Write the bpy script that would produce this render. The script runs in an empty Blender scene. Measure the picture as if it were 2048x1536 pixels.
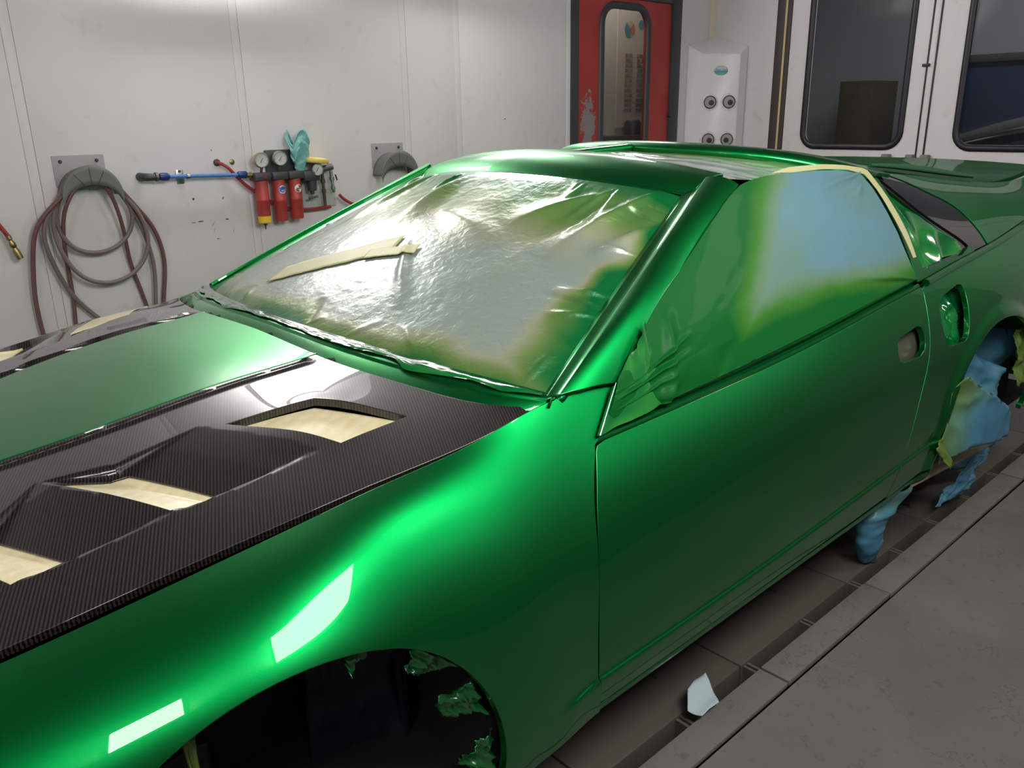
import bpy, bmesh, math, random
import numpy as np
from mathutils import Vector, Matrix
from mathutils.geometry import delaunay_2d_cdt
random.seed(7); np.random.seed(7)
scene = bpy.context.scene
col = scene.collection
# --- camera ----------------------------------------------------------------
def camera():
    yaw, pitch, roll = math.radians(42.232), math.radians(17.99), math.radians(-1.026)
    up = Vector((0, 0, 1)); fwd = Vector((math.sin(yaw), math.cos(yaw), 0)); right = Vector((math.cos(yaw), -math.sin(yaw), 0))
    f2 = fwd*math.cos(pitch)-up*math.sin(pitch); u2 = up*math.cos(pitch)+fwd*math.sin(pitch)
    r3 = right*math.cos(roll)+u2*math.sin(roll); u3 = u2*math.cos(roll)-right*math.sin(roll)
    cd = bpy.data.cameras.new('camera'); cam = bpy.data.objects.new('camera', cd); col.objects.link(cam)
    m = Matrix((r3, u3, -f2)).transposed().to_4x4(); m.translation = Vector((0, -1.72, 1.315))
    cam.matrix_world = m
    cd.sensor_width = 36; cd.lens = 1640.7/2048*36; cd.clip_start = .02
    scene.camera = cam
camera()
scene.view_settings.view_transform = 'Standard'; scene.view_settings.look = 'None'
scene.view_settings.exposure = -0.18; scene.view_settings.gamma = 1.0
scene.view_settings.use_curve_mapping = False
wd = bpy.data.worlds.new('world'); scene.world = wd; wd.use_nodes = True
wd.node_tree.nodes['Background'].inputs[0].default_value = (.5, .5, .5, 1)
wd.node_tree.nodes['Background'].inputs[1].default_value = .01
LAMP_POWER = 26.0         # emission strength of the booth's slanted tube boxes
# fixtures: (x centre, side of the booth (+1 far wall, -1 camera wall), width along the booth, relative strength, half height, height offset)
LAMPS = [(-1.6, 1, .5, .6, .30, 0), (1.75, 1, .5, 1.2, .24, -.26), (3.2, 1, .5, 1.2, .30, 0), (4.5, 1, .5, .5, .20, 0),
         (-2.0, -1, .5, .6, .44, 0), (-.16, -1, .26, 1.0, .27, 0), (1.34, -1, 1.03, .82, .42, 0), (3.7, -1, .5, .6, .44, 0)]
WX0, WX1, WY = -2.4, 5.92, 2.35; CEIL = 2.85
# --- surface maths -------------------------------------------------------
def spl(xs, ys):
    """natural cubic spline through (xs, ys), linear outside"""
    xs = np.array(xs, float); ys = np.array(ys, float); n = len(xs); h = np.diff(xs)
    A = np.eye(n); r = np.zeros(n)
    for i in range(1, n-1):
        A[i, i-1] = h[i-1]; A[i, i] = 2*(h[i-1]+h[i]); A[i, i+1] = h[i]
        r[i] = 6*((ys[i+1]-ys[i])/h[i]-(ys[i]-ys[i-1])/h[i-1])
    M = np.linalg.solve(A, r)
    s0 = (ys[1]-ys[0])/h[0]-h[0]*(2*M[0]+M[1])/6
    s1 = (ys[-1]-ys[-2])/h[-1]+h[-1]*(M[-2]+2*M[-1])/6
    def f(x):
        x = np.asarray(x, float); i = np.clip(np.searchsorted(xs, x)-1, 0, n-2)
        a = (xs[i+1]-x); b = (x-xs[i]); hh = h[i]
        y = (M[i]*a**3+M[i+1]*b**3)/(6*hh)+(ys[i]/hh-M[i]*hh/6)*a+(ys[i+1]/hh-M[i+1]*hh/6)*b
        y = np.where(x < xs[0], ys[0]+s0*(x-xs[0]), y)
        return np.where(x > xs[-1], ys[-1]+s1*(x-xs[-1]), y)
    return f
def smooth(t):
    t = np.clip(t, 0, 1); return t*t*(3-2*t)
def sheet(X, L, V):
    """surface from longitudinal lines L=[(ys,zs),...] at stations X, knots V -> f(x,v)=(half width y, z)"""
    fy = [spl(X, l[0]) for l in L]; fz = [spl(X, l[1]) for l in L]
    V = np.array(V, float); n = len(V); h = np.diff(V)
    A = np.eye(n)
    for i in range(1, n-1):
        A[i, i-1] = h[i-1]; A[i, i] = 2*(h[i-1]+h[i]); A[i, i+1] = h[i]
    B = np.zeros((n, n))
    for i in range(1, n-1):
        B[i, i-1] = 6/h[i-1]; B[i, i] = -6/h[i-1]-6/h[i]; B[i, i+1] = 6/h[i]
    K = np.linalg.solve(A, B)
    def f(x, v):
        x = np.asarray(x, float); v = np.asarray(v, float)
        out = []
        i = np.clip(np.searchsorted(V, v)-1, 0, n-2)
        for fs in (fy, fz):
            P = np.stack([g(x) for g in fs], -1)
            M = P@K.T
            tk = lambda Q, j: np.take_along_axis(Q, j[..., None], -1)[..., 0]
            a = V[i+1]-v; b = v-V[i]; hh = h[i]
            out.append((tk(M, i)*a**3+tk(M, i+1)*b**3)/(6*hh)+(tk(P, i)/hh-tk(M, i)*hh/6)*a+(tk(P, i+1)/hh-tk(M, i+1)*hh/6)*b)
        return out[0], out[1]
    return f
# wheel arches (x, z, radius)
ARCH_F = (.360, .300, .363); ARCH_R = (2.845, .30, .392)
# front fender lines, hood gap down to the sill
FX = [-.65, -.3, 0, .2, .36, .48, .6, .8, .97, 1.13]
FA = ([.50, .60, .683, .713, .728, .736, .740, .742, .745, .765], [.52, .63, .695, .727, .752, .769, .784, .803, .832, .835])   # bonnet gap line (y, z)
# tilt of the skin (degrees from flat) down the section, one row per station; the section is its integral
TV = [0, .04, .08, .12, .16, .19, .23, .30, .5, .64]
TILT = [[4, 9, 17, 28, 42, 54, 78, 90, 96, 110]]*3+[[5, 10, 18, 29, 42, 53, 79, 90, 96, 108], [7, 12, 20, 31, 43, 54, 79, 90, 96, 108], [9, 16, 29, 45, 53, 59, 76, 88, 95, 107], [14, 28, 46, 54, 60, 66, 74, 84, 94, 107],
        [30, 41, 50, 56, 61, 66, 72.5, 81, 93, 107], [54, 56, 57, 59, 62, 65.5, 70, 79, 92.5, 108], [56, 57, 58, 60, 62, 65.5, 70, 79, 92.5, 108]]
FV = [0, .03, .06, .09, .12, .15, .18, .21, .24, .28, .34, .42, .5, .57, .64]
def _sections():
    L = [([], []) for _ in FV]; vv = np.linspace(0, .64, 641)
    for k in range(len(FX)):
        th = np.radians(spl(TV, TILT[k])(vv)); y = FA[0][k]+np.concatenate([[0], np.cumsum(np.cos(th[1:]))*.001]); z = FA[1][k]-np.concatenate([[0], np.cumsum(np.sin(th[1:]))*.001])
        for i, v in enumerate(FV): L[i][0].append(float(np.interp(v, vv, y))); L[i][1].append(float(np.interp(v, vv, z)))
    return L
FL = _sections()
fender_raw = sheet(FX, FL, FV)
BX = [.97, 1.4, 1.8, 2.2, 2.42, 2.7, 3.0, 3.3, 3.6, 3.9]
BL = [([.80, .81, .815, .815, .81, .805, .80, .79, .775, .75], [.748, .766, .790, .826, .842, .868, .893, .928, .945, .94]),
      ([.842, .85, .855, .855, .855, .865, .875, .87, .84, .79], [.68, .695, .71, .73, .745, .765, .785, .80, .80, .79]),
      ([.872, .878, .88, .88, .883, .895, .905, .90, .87, .81], [.58, .59, .60, .615, .625, .64, .65, .655, .65, .64]),
      ([.888, .89, .892, .892, .894, .905, .912, .905, .875, .815], [.46, .465, .47, .475, .48, .49, .5, .5, .5, .5]),
      ([.886, .887, .888, .888, .888, .895, .90, .895, .87, .81], [.338, .345, .36, .378, .385, .395, .40, .40, .40, .40]),
      ([.865, .865, .866, .866, .866, .87, .875, .87, .85, .79], [.25, .255, .26, .265, .27, .28, .28, .28, .28, .28])]
BV = [0, .078, .182, .304, .424, .514]
body_raw = sheet(BX, BL, BV)
def shaped(raw, arch, vF):
    def f(x, v):
        y, z = raw(x, v)
        d = np.hypot(x-arch[0], z-arch[1])-arch[2]
        y = y+(0*d if arch is ARCH_F else .014*smooth(1-d/.05)*(d < .05))
        fade = smooth((np.asarray(x)-.80)/.10) if arch is ARCH_F else 1.0
        y = y+.006*smooth((vF(np.asarray(x, float))-z)/.009)*fade
        return y, z
    return f
CREASE = spl(BX, BL[4][1])
fender2 = shaped(fender_raw, ARCH_F, lambda x: .338+0*x)
body2 = shaped(body_raw, ARCH_R, CREASE)
def side3(f2, sgn=-1):
    def S(u, v):
        y, z = f2(u, v); return np.stack([np.asarray(u, float)+0*y, sgn*y, z], -1)
    return S
# hood
hood_y = spl(FX[:9], FA[0][:9]); hood_z = spl(FX[:9], FA[1][:9])
def hood_base(x, y):
    e = hood_y(x); return hood_z(x)+(.050+.022*smooth((np.asarray(x)+.1)/.7))*(1-.35*(np.asarray(y)/e)**2-.65*(np.asarray(y)/e)**4)
# side greenhouse skin: rail (v=0) to belt (v=1)
GX = [1.05, 1.4, 1.73, 2.0, 2.2, 2.42, 2.7, 3.0, 3.3, 3.6, 3.9]
GT = ([.755, .68, .61, .612, .612, .603, .59, .585, .60, .63, .66], [.86, 1.01, 1.16, 1.18, 1.172, 1.152, 1.128, 1.098, 1.068, 1.055, 1.095])
_by, _bz = spl(BX, BL[0][0]), spl(BX, BL[0][1])
_ty, _tz = spl(GX, GT[0]), spl(GX, GT[1])
def green2(x, v):
    x = np.asarray(x, float); v = np.asarray(v, float)
    b = .014*4*v*(1-v)
    return _ty(x)*(1-v)+(_by(x)-.012)*v+b, _tz(x)*(1-v)+(_bz(x)+.012)*v+b*.5
# --- helpers ---------------------------------------------------------------
def mkobj(name, verts, faces, mat=None, parent=None, smooth_=False):
    me = bpy.data.meshes.new(name); me.from_pydata([tuple(map(float, v)) for v in verts], [], [tuple(map(int, f)) for f in faces]); me.update()
    if mat is not None: me.materials.append(mat)
    if smooth_: me.shade_smooth()
    o = bpy.data.objects.new(name, me); col.objects.link(o)
    if parent is not None: o.parent = parent
    return o
def bm_obj(name, bm, mat=None, parent=None, smooth_=True, angle=40):
    bmesh.ops.recalc_face_normals(bm, faces=bm.faces)
    me = bpy.data.meshes.new(name); bm.to_mesh(me); bm.free()
    if mat is not None: me.materials.append(mat)
    if smooth_:
        me.shade_smooth(); me.set_sharp_from_angle(angle=math.radians(angle))
    o = bpy.data.objects.new(name, me); col.objects.link(o)
    if parent is not None: o.parent = parent
    return o
def tag(o, label, cat, group=None):
    o['label'] = label; o['category'] = cat
    if group: o['group'] = group
    return o
def struct(o): o['kind'] = 'structure'; return o
def empty(name, loc=(0, 0, 0)):
    o = bpy.data.objects.new(name, None); col.objects.link(o); o.location = loc; o.empty_display_size = .1; return o
def thing(name, label, cat, group=None, loc=(0, 0, 0)):
    return tag(empty(name, loc), label, cat, group)
def keep(o, parent):          # parent without moving (parents here carry a plain location only)
    o.parent = parent; o.location = Vector(o.location)-parent.location; return o
def box(bm, lo, hi, bevel=0):
    lo, hi = Vector(lo), Vector(hi); r = bmesh.ops.create_cube(bm, size=1)
    bmesh.ops.scale(bm, vec=hi-lo, verts=r['verts']); bmesh.ops.translate(bm, vec=(lo+hi)/2, verts=r['verts'])
    if bevel:
        es = list({e for v in r['verts'] for e in v.link_edges})
        bmesh.ops.bevel(bm, geom=es, offset=bevel, segments=2, profile=.5, affect='EDGES')
def boxo(name, lo, hi, mat, parent=None, bevel=0):
    bm = bmesh.new(); box(bm, lo, hi, bevel); return bm_obj(name, bm, mat, parent, smooth_=bevel > 0)
def frame_of(d):
    d = Vector(d).normalized(); a = Vector((0, 0, 1)) if abs(d.z) < .9 else Vector((1, 0, 0))
    s = d.cross(a).normalized(); return s, d.cross(s).normalized()
def tube(bm, pts, rad, seg=10, cap=True):
    pts = [Vector(p) for p in pts]; rads = rad if isinstance(rad, (list, tuple)) else [rad]*len(pts)
    rings = []; s = None
    for i, p in enumerate(pts):
        d = (pts[min(i+1, len(pts)-1)]-pts[max(i-1, 0)]).normalized()
        if s is None: s, t = frame_of(d)
        else:
            s = (s-d*s.dot(d)).normalized(); t = d.cross(s)
        rings.append([bm.verts.new(p+(s*math.cos(2*math.pi*k/seg)+t*math.sin(2*math.pi*k/seg))*rads[i]) for k in range(seg)])
    for a, b in zip(rings, rings[1:]):
        for k in range(seg): bm.faces.new((a[k], a[(k+1) % seg], b[(k+1) % seg], b[k]))
    if cap: bm.faces.new(rings[0][::-1]); bm.faces.new(rings[-1])
def tubeo(name, pts, rad, mat, parent=None, seg=10):
    bm = bmesh.new(); tube(bm, pts, rad, seg); return bm_obj(name, bm, mat, parent)
def lathe(bm, base, axis, prof, seg=24):
    """prof = [(distance along axis, radius)...]"""
    base = Vector(base); ax = Vector(axis).normalized(); tube(bm, [base+ax*d for d, r in prof], [max(r, 1e-4) for d, r in prof], seg)
def latheo(name, base, axis, prof, mat, parent=None, seg=24):
    # rings are placed straight, so directions never degenerate
    bm = bmesh.new(); base = Vector(base); ax = Vector(axis).normalized(); s, t = frame_of(ax); rings = []
    for d, r in prof:
        rings.append([bm.verts.new(base+ax*d+(s*math.cos(2*math.pi*k/seg)+t*math.sin(2*math.pi*k/seg))*max(r, 1e-4)) for k in range(seg)])
    for a, b in zip(rings, rings[1:]):
        for k in range(seg): bm.faces.new((a[k], a[(k+1) % seg], b[(k+1) % seg], b[k]))
    bm.faces.new(rings[0][::-1]); bm.faces.new(rings[-1])
    return bm_obj(name, bm, mat, parent)
def curve_pts(ctrl, n=40):
    c = np.array(ctrl, float); t = np.concatenate([[0], np.cumsum(np.linalg.norm(np.diff(c, axis=0), axis=1))]); t /= t[-1]
    s = np.linspace(0, 1, n); return np.stack([spl(t, c[:, k])(s) for k in range(c.shape[1])], -1)
def rrect(cx, cy, w, h, r, n=6):
    out = []
    for sx, sy, a0 in ((1, 1, 0), (-1, 1, 90), (-1, -1, 180), (1, -1, 270)):
        for k in range(n+1):
            a = math.radians(a0+90*k/n); out.append((cx+sx*(w/2-r)+r*math.cos(a), cy+sy*(h/2-r)+r*math.sin(a)))
    return out
def resample(poly, h, closed=True, sharp=25):
    P = np.array(poly, float); out = []
    n = len(P)
    for i in range(n if closed else n-1):
        a, b = P[i], P[(i+1) % n]; L = np.linalg.norm(b-a); k = max(1, int(round(L/h)))
        for j in range(k): out.append(a+(b-a)*j/k)
    if not closed: out.append(P[-1])
    return np.array(out)
def inside(P, poly):
    x, y = P[:, 0], P[:, 1]; c = np.zeros(len(P), bool); q = np.asarray(poly, float); n = len(q)
    for i in range(n):
        x1, y1 = q[i]; x2, y2 = q[(i+1) % n]
        if y1 == y2: continue
        m = ((y1 > y) != (y2 > y)) & (x < (x2-x1)*(y-y1)/(y2-y1)+x1); c ^= m
    return c
def mindist(P, Q, chunk=2000):
    out = np.empty(len(P))
    for i in range(0, len(P), chunk):
        out[i:i+chunk] = np.sqrt(((P[i:i+chunk, None]-Q[None])**2).sum(-1).min(1))
    return out
def triangulate(outer, holes, h, lines=()):
    loops = [resample(outer, h*.8)]+[resample(q, h*.8) for q in holes]
    pts, edges, off = [], [], 0
    for L in loops:
        n = len(L); pts.append(L); edges += [(off+i, off+(i+1) % n) for i in range(n)]; off += n
    for q in lines:
        L = resample(q, h*.8, closed=False); n = len(L); pts.append(L); edges += [(off+i, off+i+1) for i in range(n-1)]; off += n
    B = np.concatenate(pts)
    lo, hi = B.min(0), B.max(0); g = []
    ny = int((hi[1]-lo[1])/(h*.866))+1
    for j in range(ny+1):
        xs = np.arange(lo[0]+(h/2 if j % 2 else 0), hi[0], h); g.append(np.stack([xs, np.full(len(xs), lo[1]+j*h*.866)], -1))
    G = np.concatenate(g); G = G[inside(G, loops[0])]
    for q in loops[1:]: G = G[~inside(G, q)]
    if len(G): G = G[mindist(G, B) > h*.55]
    A = np.concatenate([B, G])
    vs, es, fs, *_ = delaunay_2d_cdt([Vector((float(a), float(b))) for a, b in A], edges, [], 0, 1e-7, False)
    V = np.array([(v.x, v.y) for v in vs]); F = np.array([f for f in fs if len(f) == 3], int)
    C = V[F].mean(1); m = inside(C, loops[0])
    for q in loops[1:]: m &= ~inside(C, q)
    return V, F[m]
def surf_normals(S, u, v, e=5e-4):
    n = np.cross(S(u+e, v)-S(u-e, v), S(u, v+e)-S(u, v-e)); return n/np.maximum(np.linalg.norm(n, axis=-1, keepdims=True), 1e-12)
def panel(name, S, outer, mat, parent=None, holes=(), h=.015, ref=(0, -1, .4), depth=.014, bevel=.0016, lines=(), attr=None):
    """trimmed sheet: S(u,v) -> xyz, with rounded edge and a return flange of the given depth; exact normals"""
    V, F = triangulate(outer, list(holes), h, lines)
    u, v = V[:, 0], V[:, 1]; P = S(u, v); N = surf_normals(S, u, v)
    if (N@np.array(ref)).sum() < 0: N = -N
    fn = np.cross(P[F[:, 1]]-P[F[:, 0]], P[F[:, 2]]-P[F[:, 0]])
    if (fn*N[F].mean(1)).sum() < 0: F = F[:, ::-1]
    verts, norms, faces = [P], [N], [tuple(f) for f in F]
    cnt = len(P); src = np.arange(cnt)
    if depth > 0:
        ed = {}
        for a, b, c in F:
            for e in ((a, b), (b, c), (c, a)): ed[e] = 1
        bnd = [e for e in ed if (e[1], e[0]) not in ed]
        outv = {}
        for a, b in bnd:
            t = P[b]-P[a]; o = np.cross(t, (N[a]+N[b])/2); o /= max(np.linalg.norm(o), 1e-12)
            for k in (a, b): outv[k] = outv.get(k, 0)+o
        ids = sorted(outv); ix = {k: i for i, k in enumerate(ids)}
        O = np.array([outv[k] for k in ids]); n0 = N[ids]; O -= n0*(O*n0).sum(-1, keepdims=True); O /= np.maximum(np.linalg.norm(O, axis=-1, keepdims=True), 1e-12)
        P0 = P[ids]; prev = {k: k for k in ids}
        for ang, dd in ((45, None), (90, None), (90, depth)):
            s, c = math.sin(math.radians(ang)), math.cos(math.radians(ang))
            Q = P0+O*bevel*s-n0*(bevel*(1-c) if dd is None else dd)
            M = n0*c+O*s
            verts.append(Q); norms.append(M); cur = {k: cnt+i for i, k in enumerate(ids)}
            for a, b in bnd: faces.append((prev[a], cur[a], cur[b], prev[b]))
            prev = cur; cnt += len(ids); src = np.concatenate([src, np.array(ids)])
    PV = np.concatenate(verts); NN = np.concatenate(norms)
    o = mkobj(name, PV, faces, mat, parent, True)
    me = o.data
    for key, fn_ in (attr or {}).items():
        val = np.asarray(fn_(u, v), float)[src]; at = me.attributes.new(key, 'FLOAT', 'POINT'); at.data.foreach_set('value', val.astype(np.float32))
    me.normals_split_custom_set_from_vertices([tuple(map(float, q)) for q in NN])
    return o
def loft(f, nu, nv, u0=0, u1=1, v0=0, v1=1):
    U, Vv = np.meshgrid(np.linspace(u0, u1, nu), np.linspace(v0, v1, nv), indexing='ij'); return f(U, Vv)
def grid_obj(name, f, nu, nv, mat, parent=None, attr=None, thick=0, smooth_=True, ref=None):
    """sheet from f(u,v) on the unit square"""
    U, W = np.meshgrid(np.linspace(0, 1, nu), np.linspace(0, 1, nv), indexing='ij'); P = f(U, W).reshape(-1, 3)
    F = [(i*nv+j, (i+1)*nv+j, (i+1)*nv+j+1, i*nv+j+1) for i in range(nu-1) for j in range(nv-1)]
    if ref is not None:
        a = np.array(F); n = np.cross(P[a[:, 1]]-P[a[:, 0]], P[a[:, 3]]-P[a[:, 0]])
        if (n@np.array(ref)).sum() < 0: F = [q[::-1] for q in F]
    o = mkobj(name, P, F, mat, parent, smooth_)
    for key, fn_ in (attr or {}).items():
        at = o.data.attributes.new(key, 'FLOAT', 'POINT'); at.data.foreach_set('value', np.asarray(fn_(U, W), float).reshape(-1).astype(np.float32))
    if thick:
        m = o.modifiers.new('thickness', 'SOLIDIFY'); m.thickness = thick; m.offset = -1
    return o
def folds(n, seed, anchors, length=(.1, .3), width=(.006, .02), amp=(.003, .01)):
    """tension folds of a taped sheet: ridges that start at points of the rim and run inwards. anchors(k)->(u,v,du,dv)"""
    r = random.Random(seed); L = []
    for k in range(n):
        u, v, du, dv = anchors(r); L.append((u, v, du, dv, r.uniform(*length), r.uniform(*width), r.uniform(*amp)*(1 if r.random() < .7 else -1)))
    def f(U, V):
        z = np.zeros_like(U, dtype=float)
        for u, v, du, dv, l, w, a in L:
            n_ = math.hypot(du, dv); du_, dv_ = du/n_, dv/n_
            s = (U-u)*du_+(V-v)*dv_; d = -(U-u)*dv_+(V-v)*du_
            t = np.clip(s/l, 0, 1); ww = w*(.5+t)
            z += a*np.exp(-(d/ww)**2)*np.where((s > -.02) & (s < l), np.sin(math.pi*np.clip((s+.02)/(l+.02), 0, 1))**.7, 0)
        return z
    return f
def vnoise(scale, seed):
    """cheap smooth value noise in 2D"""
    g = np.random.RandomState(seed).rand(64, 64)
    def f(u, v):
        a = np.asarray(u, float)*scale; b = np.asarray(v, float)*scale
        i = np.floor(a).astype(int); j = np.floor(b).astype(int); s = smooth(a-i); t = smooth(b-j)
        q = lambda x, y: g[x % 64, y % 64]
        return (q(i, j)*(1-s)+q(i+1, j)*s)*(1-t)+(q(i, j+1)*(1-s)+q(i+1, j+1)*s)*t-.5
    return f
# --- materials -------------------------------------------------------------
class NT:
    def __init__(s, name):
        s.m = bpy.data.materials.new(name); s.m.use_nodes = True; s.t = s.m.node_tree; s.b = s.t.nodes['Principled BSDF']
    def n(s, typ, **kw):
        q = s.t.nodes.new(typ)
        for k, v in kw.items():
            if k.startswith('i_'): q.inputs[k[2:].replace('_', ' ')].default_value = v
            else: setattr(q, k, v)
        return q
    def l(s, a, b): s.t.links.new(a, b)
    def set(s, **kw):
        for k, v in kw.items():
            i = s.b.inputs[k.replace('_', ' ')]; i.default_value = v
        return s
    def coord(s): return s.n('ShaderNodeTexCoord').outputs['Object']
    def noise(s, scale, detail=3, rough=.55, vec=None, dist=0):
        q = s.n('ShaderNodeTexNoise'); q.inputs['Scale'].default_value = scale; q.inputs['Detail'].default_value = detail; q.inputs['Roughness'].default_value = rough; q.inputs['Distortion'].default_value = dist
        s.l(vec if vec is not None else s.coord(), q.inputs['Vector']); return q.outputs['Fac']
    def ramp(s, fac, stops):
        q = s.n('ShaderNodeValToRGB'); e = q.color_ramp.elements
        while len(e) < len(stops): e.new(.5)
        for k, (p, c) in zip(e, stops): k.position = p; k.color = c if len(c) == 4 else (*c, 1)
        s.l(fac, q.inputs['Fac']); return q.outputs['Color']
    def mix(s, fac, a, b):
        q = s.n('ShaderNodeMix', data_type='RGBA')
        for x, k in ((fac, 0), (a, 6), (b, 7)):
            if hasattr(x, 'is_output') or isinstance(x, bpy.types.NodeSocket): s.l(x, q.inputs[k])
            else: q.inputs[k].default_value = x if k == 0 else (*x, 1)
        return q.outputs[2]
    def math(s, op, a, b=0.0, c=None):
        q = s.n('ShaderNodeMath', operation=op)
        for x, k in ((a, 0), (b, 1), (c, 2)):
            if x is None: continue
            if isinstance(x, bpy.types.NodeSocket): s.l(x, q.inputs[k])
            else: q.inputs[k].default_value = x
        return q.outputs[0]
    def bump(s, fac, strength=.2, dist=.01):
        q = s.n('ShaderNodeBump'); q.inputs['Strength'].default_value = strength; q.inputs['Distance'].default_value = dist
        s.l(fac, q.inputs['Height']); s.l(q.outputs[0], s.b.inputs['Normal']); return q
    def attr(s, name): return s.n('ShaderNodeAttribute', attribute_name=name).outputs['Fac']
    def color(s, x): s.l(x, s.b.inputs['Base Color']) if isinstance(x, bpy.types.NodeSocket) else s.set(Base_Color=(*x, 1)); return s
def mat(name, c, rough=.5, metal=0, coat=0, spec=.5, **kw):
    q = NT(name); q.set(Base_Color=(*c, 1), Roughness=rough, Metallic=metal, Coat_Weight=coat, Specular_IOR_Level=spec)
    if coat: q.set(Coat_Roughness=.02)
    q.set(**kw); return q.m
M = {}
def m_paint():
    q = NT('metallic_green_paint'); q.set(Metallic=.97, Roughness=.39, Coat_Weight=.75, Coat_Roughness=.015, Specular_IOR_Level=.5)
    f = q.noise(2600, 1); q.color(q.ramp(f, [(.3, (.0, .185, .034)), (.7, (.0, .295, .056))]))
    return q.m
M['paint'] = m_paint()
def m_carbon():
    q = NT('carbon_fibre'); sp = q.n('ShaderNodeSeparateXYZ'); q.l(q.coord(), sp.inputs[0])
    # the cloth is laid diagonally over the bonnet
    a = q.math('MULTIPLY', q.math('ADD', sp.outputs[0], q.math('MULTIPLY', sp.outputs[1], .35)), 1/.0019)
    b = q.math('MULTIPLY', q.math('SUBTRACT', sp.outputs[1], q.math('MULTIPLY', sp.outputs[0], .35)), 1/.0019)
    i = q.math('FLOOR', a); j = q.math('FLOOR', b)
    w = q.math('LESS_THAN', q.math('FLOORED_MODULO', q.math('SUBTRACT', i, j), 4.0), 2.0)
    q.color(q.mix(w, (.004, .004, .004), (.036, .030, .027)))
    q.set(Metallic=.1, Roughness=.40, Coat_Weight=1.0, Coat_Roughness=.012)
    q.set(Specular_IOR_Level=.4); return q.m
M['carbon'] = m_carbon()
def m_wall():
    q = NT('white_wall_panel'); n = q.noise(1.3, 4); n2 = q.noise(9, 5, .6)
    c = q.ramp(n, [(.3, (.70, .675, .675)), (.7, (.76, .735, .735))])
    d = q.ramp(n2, [(.62, (1, 1, 1)), (.80, (.86, .84, .82))])
    k = q.n('ShaderNodeMix', data_type='RGBA', blend_type='MULTIPLY'); k.inputs[0].default_value = 1; q.l(c, k.inputs[6]); q.l(d, k.inputs[7])
    q.color(k.outputs[2]); q.set(Roughness=.42, Specular_IOR_Level=.35); return q.m
M['wall'] = m_wall()
def m_concrete():
    q = NT('grey_concrete'); n = q.noise(2.2, 6, .6); n2 = q.noise(26, 5, .7); n3 = q.noise(140, 3)
    c = q.ramp(n, [(.3, (.115, .105, .098)), (.7, (.155, .142, .132))])
    d = q.ramp(n2, [(.30, (.55, .52, .5)), (.42, (1, 1, 1))])
    k = q.n('ShaderNodeMix', data_type='RGBA', blend_type='MULTIPLY'); k.inputs[0].default_value = .6; q.l(c, k.inputs[6]); q.l(d, k.inputs[7])
    cr = q.math('LESS_THAN', q.math('ABSOLUTE', q.math('SUBTRACT', q.noise(1.1, 7, .62), .5)), .0016)
    q.color(q.mix(q.math('MULTIPLY', cr, .35), k.outputs[2], (.05, .045, .04))); q.bump(q.math('ADD', n2, q.math('MULTIPLY', n3, .4)), .5, .004); q.set(Roughness=.85, Specular_IOR_Level=.2); return q.m
M['concrete'] = m_concrete()
def m_steel():
    q = NT('dusty_steel_plate'); n = q.noise(5, 5, .6); n2 = q.noise(60, 4, .6)
    q.color(q.mix(q.math('MULTIPLY', n2, .5), q.ramp(n, [(.3, (.06, .054, .046)), (.7, (.09, .08, .068))]), (.10, .11, .08)))
    q.bump(n2, .2, .002); q.set(Roughness=.7, Specular_IOR_Level=.3); return q.m
M['steel'] = m_steel()
M['beam'] = mat('brown_grey_floor_beam', (.050, .044, .034), .7)
M['pit'] = mat('dark_pit', (.02, .02, .02), .9)
M['ceil'] = mat('white_ceiling', (.72, .72, .72), .6)
M['lampframe'] = mat('white_lamp_frame', (.8, .8, .8), .4)
M['rubber'] = mat('black_rubber', (.014, .013, .02), .45)
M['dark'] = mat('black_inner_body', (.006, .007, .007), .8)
M['gap'] = mat('dark_seam', (.02, .02, .02), .9)
M['seam'] = mat('grey_panel_seam', (.42, .40, .39), .8); M['paper_shade'] = mat('shaded_blue_paper', (.006, .010, .02), .6)  # last one: blue paper with the front arch's shade put into its colour
M['grey'] = mat('grey_painted_sheet', (.36, .34, .345), .55)
M['darkgrey'] = mat('dark_grey_plastic', (.05, .05, .055), .45)
M['zinc'] = mat('zinc_metal', (.45, .44, .42), .35, 1)
M['brass'] = mat('dull_brass', (.36, .28, .12), .4, 1)
M['blue_pipe'] = mat('blue_pipe', (.07, .22, .55), .35)
M['blue_dark'] = mat('blue_coupling', (.012, .035, .20), .4)
M['hose_grey'] = mat('dusty_grey_hose', (.20, .155, .15), .6)
M['hose_red'] = mat('red_brown_hose', (.17, .075, .07), .55)
M['hose_bright'] = mat('red_hose', (.33, .035, .03), .5)
M['yellow'] = mat('yellow_plastic', (.78, .52, .04), .45)
M['cream'] = mat('cream_paper_tape', (.80, .66, .30), .6)
M['recess'] = mat('bare_brown_recess', (.10, .095, .07), .35, .3); M['black_trim'] = mat('gloss_black_trim', (.006, .006, .007), .12, 0, 1)
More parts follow.
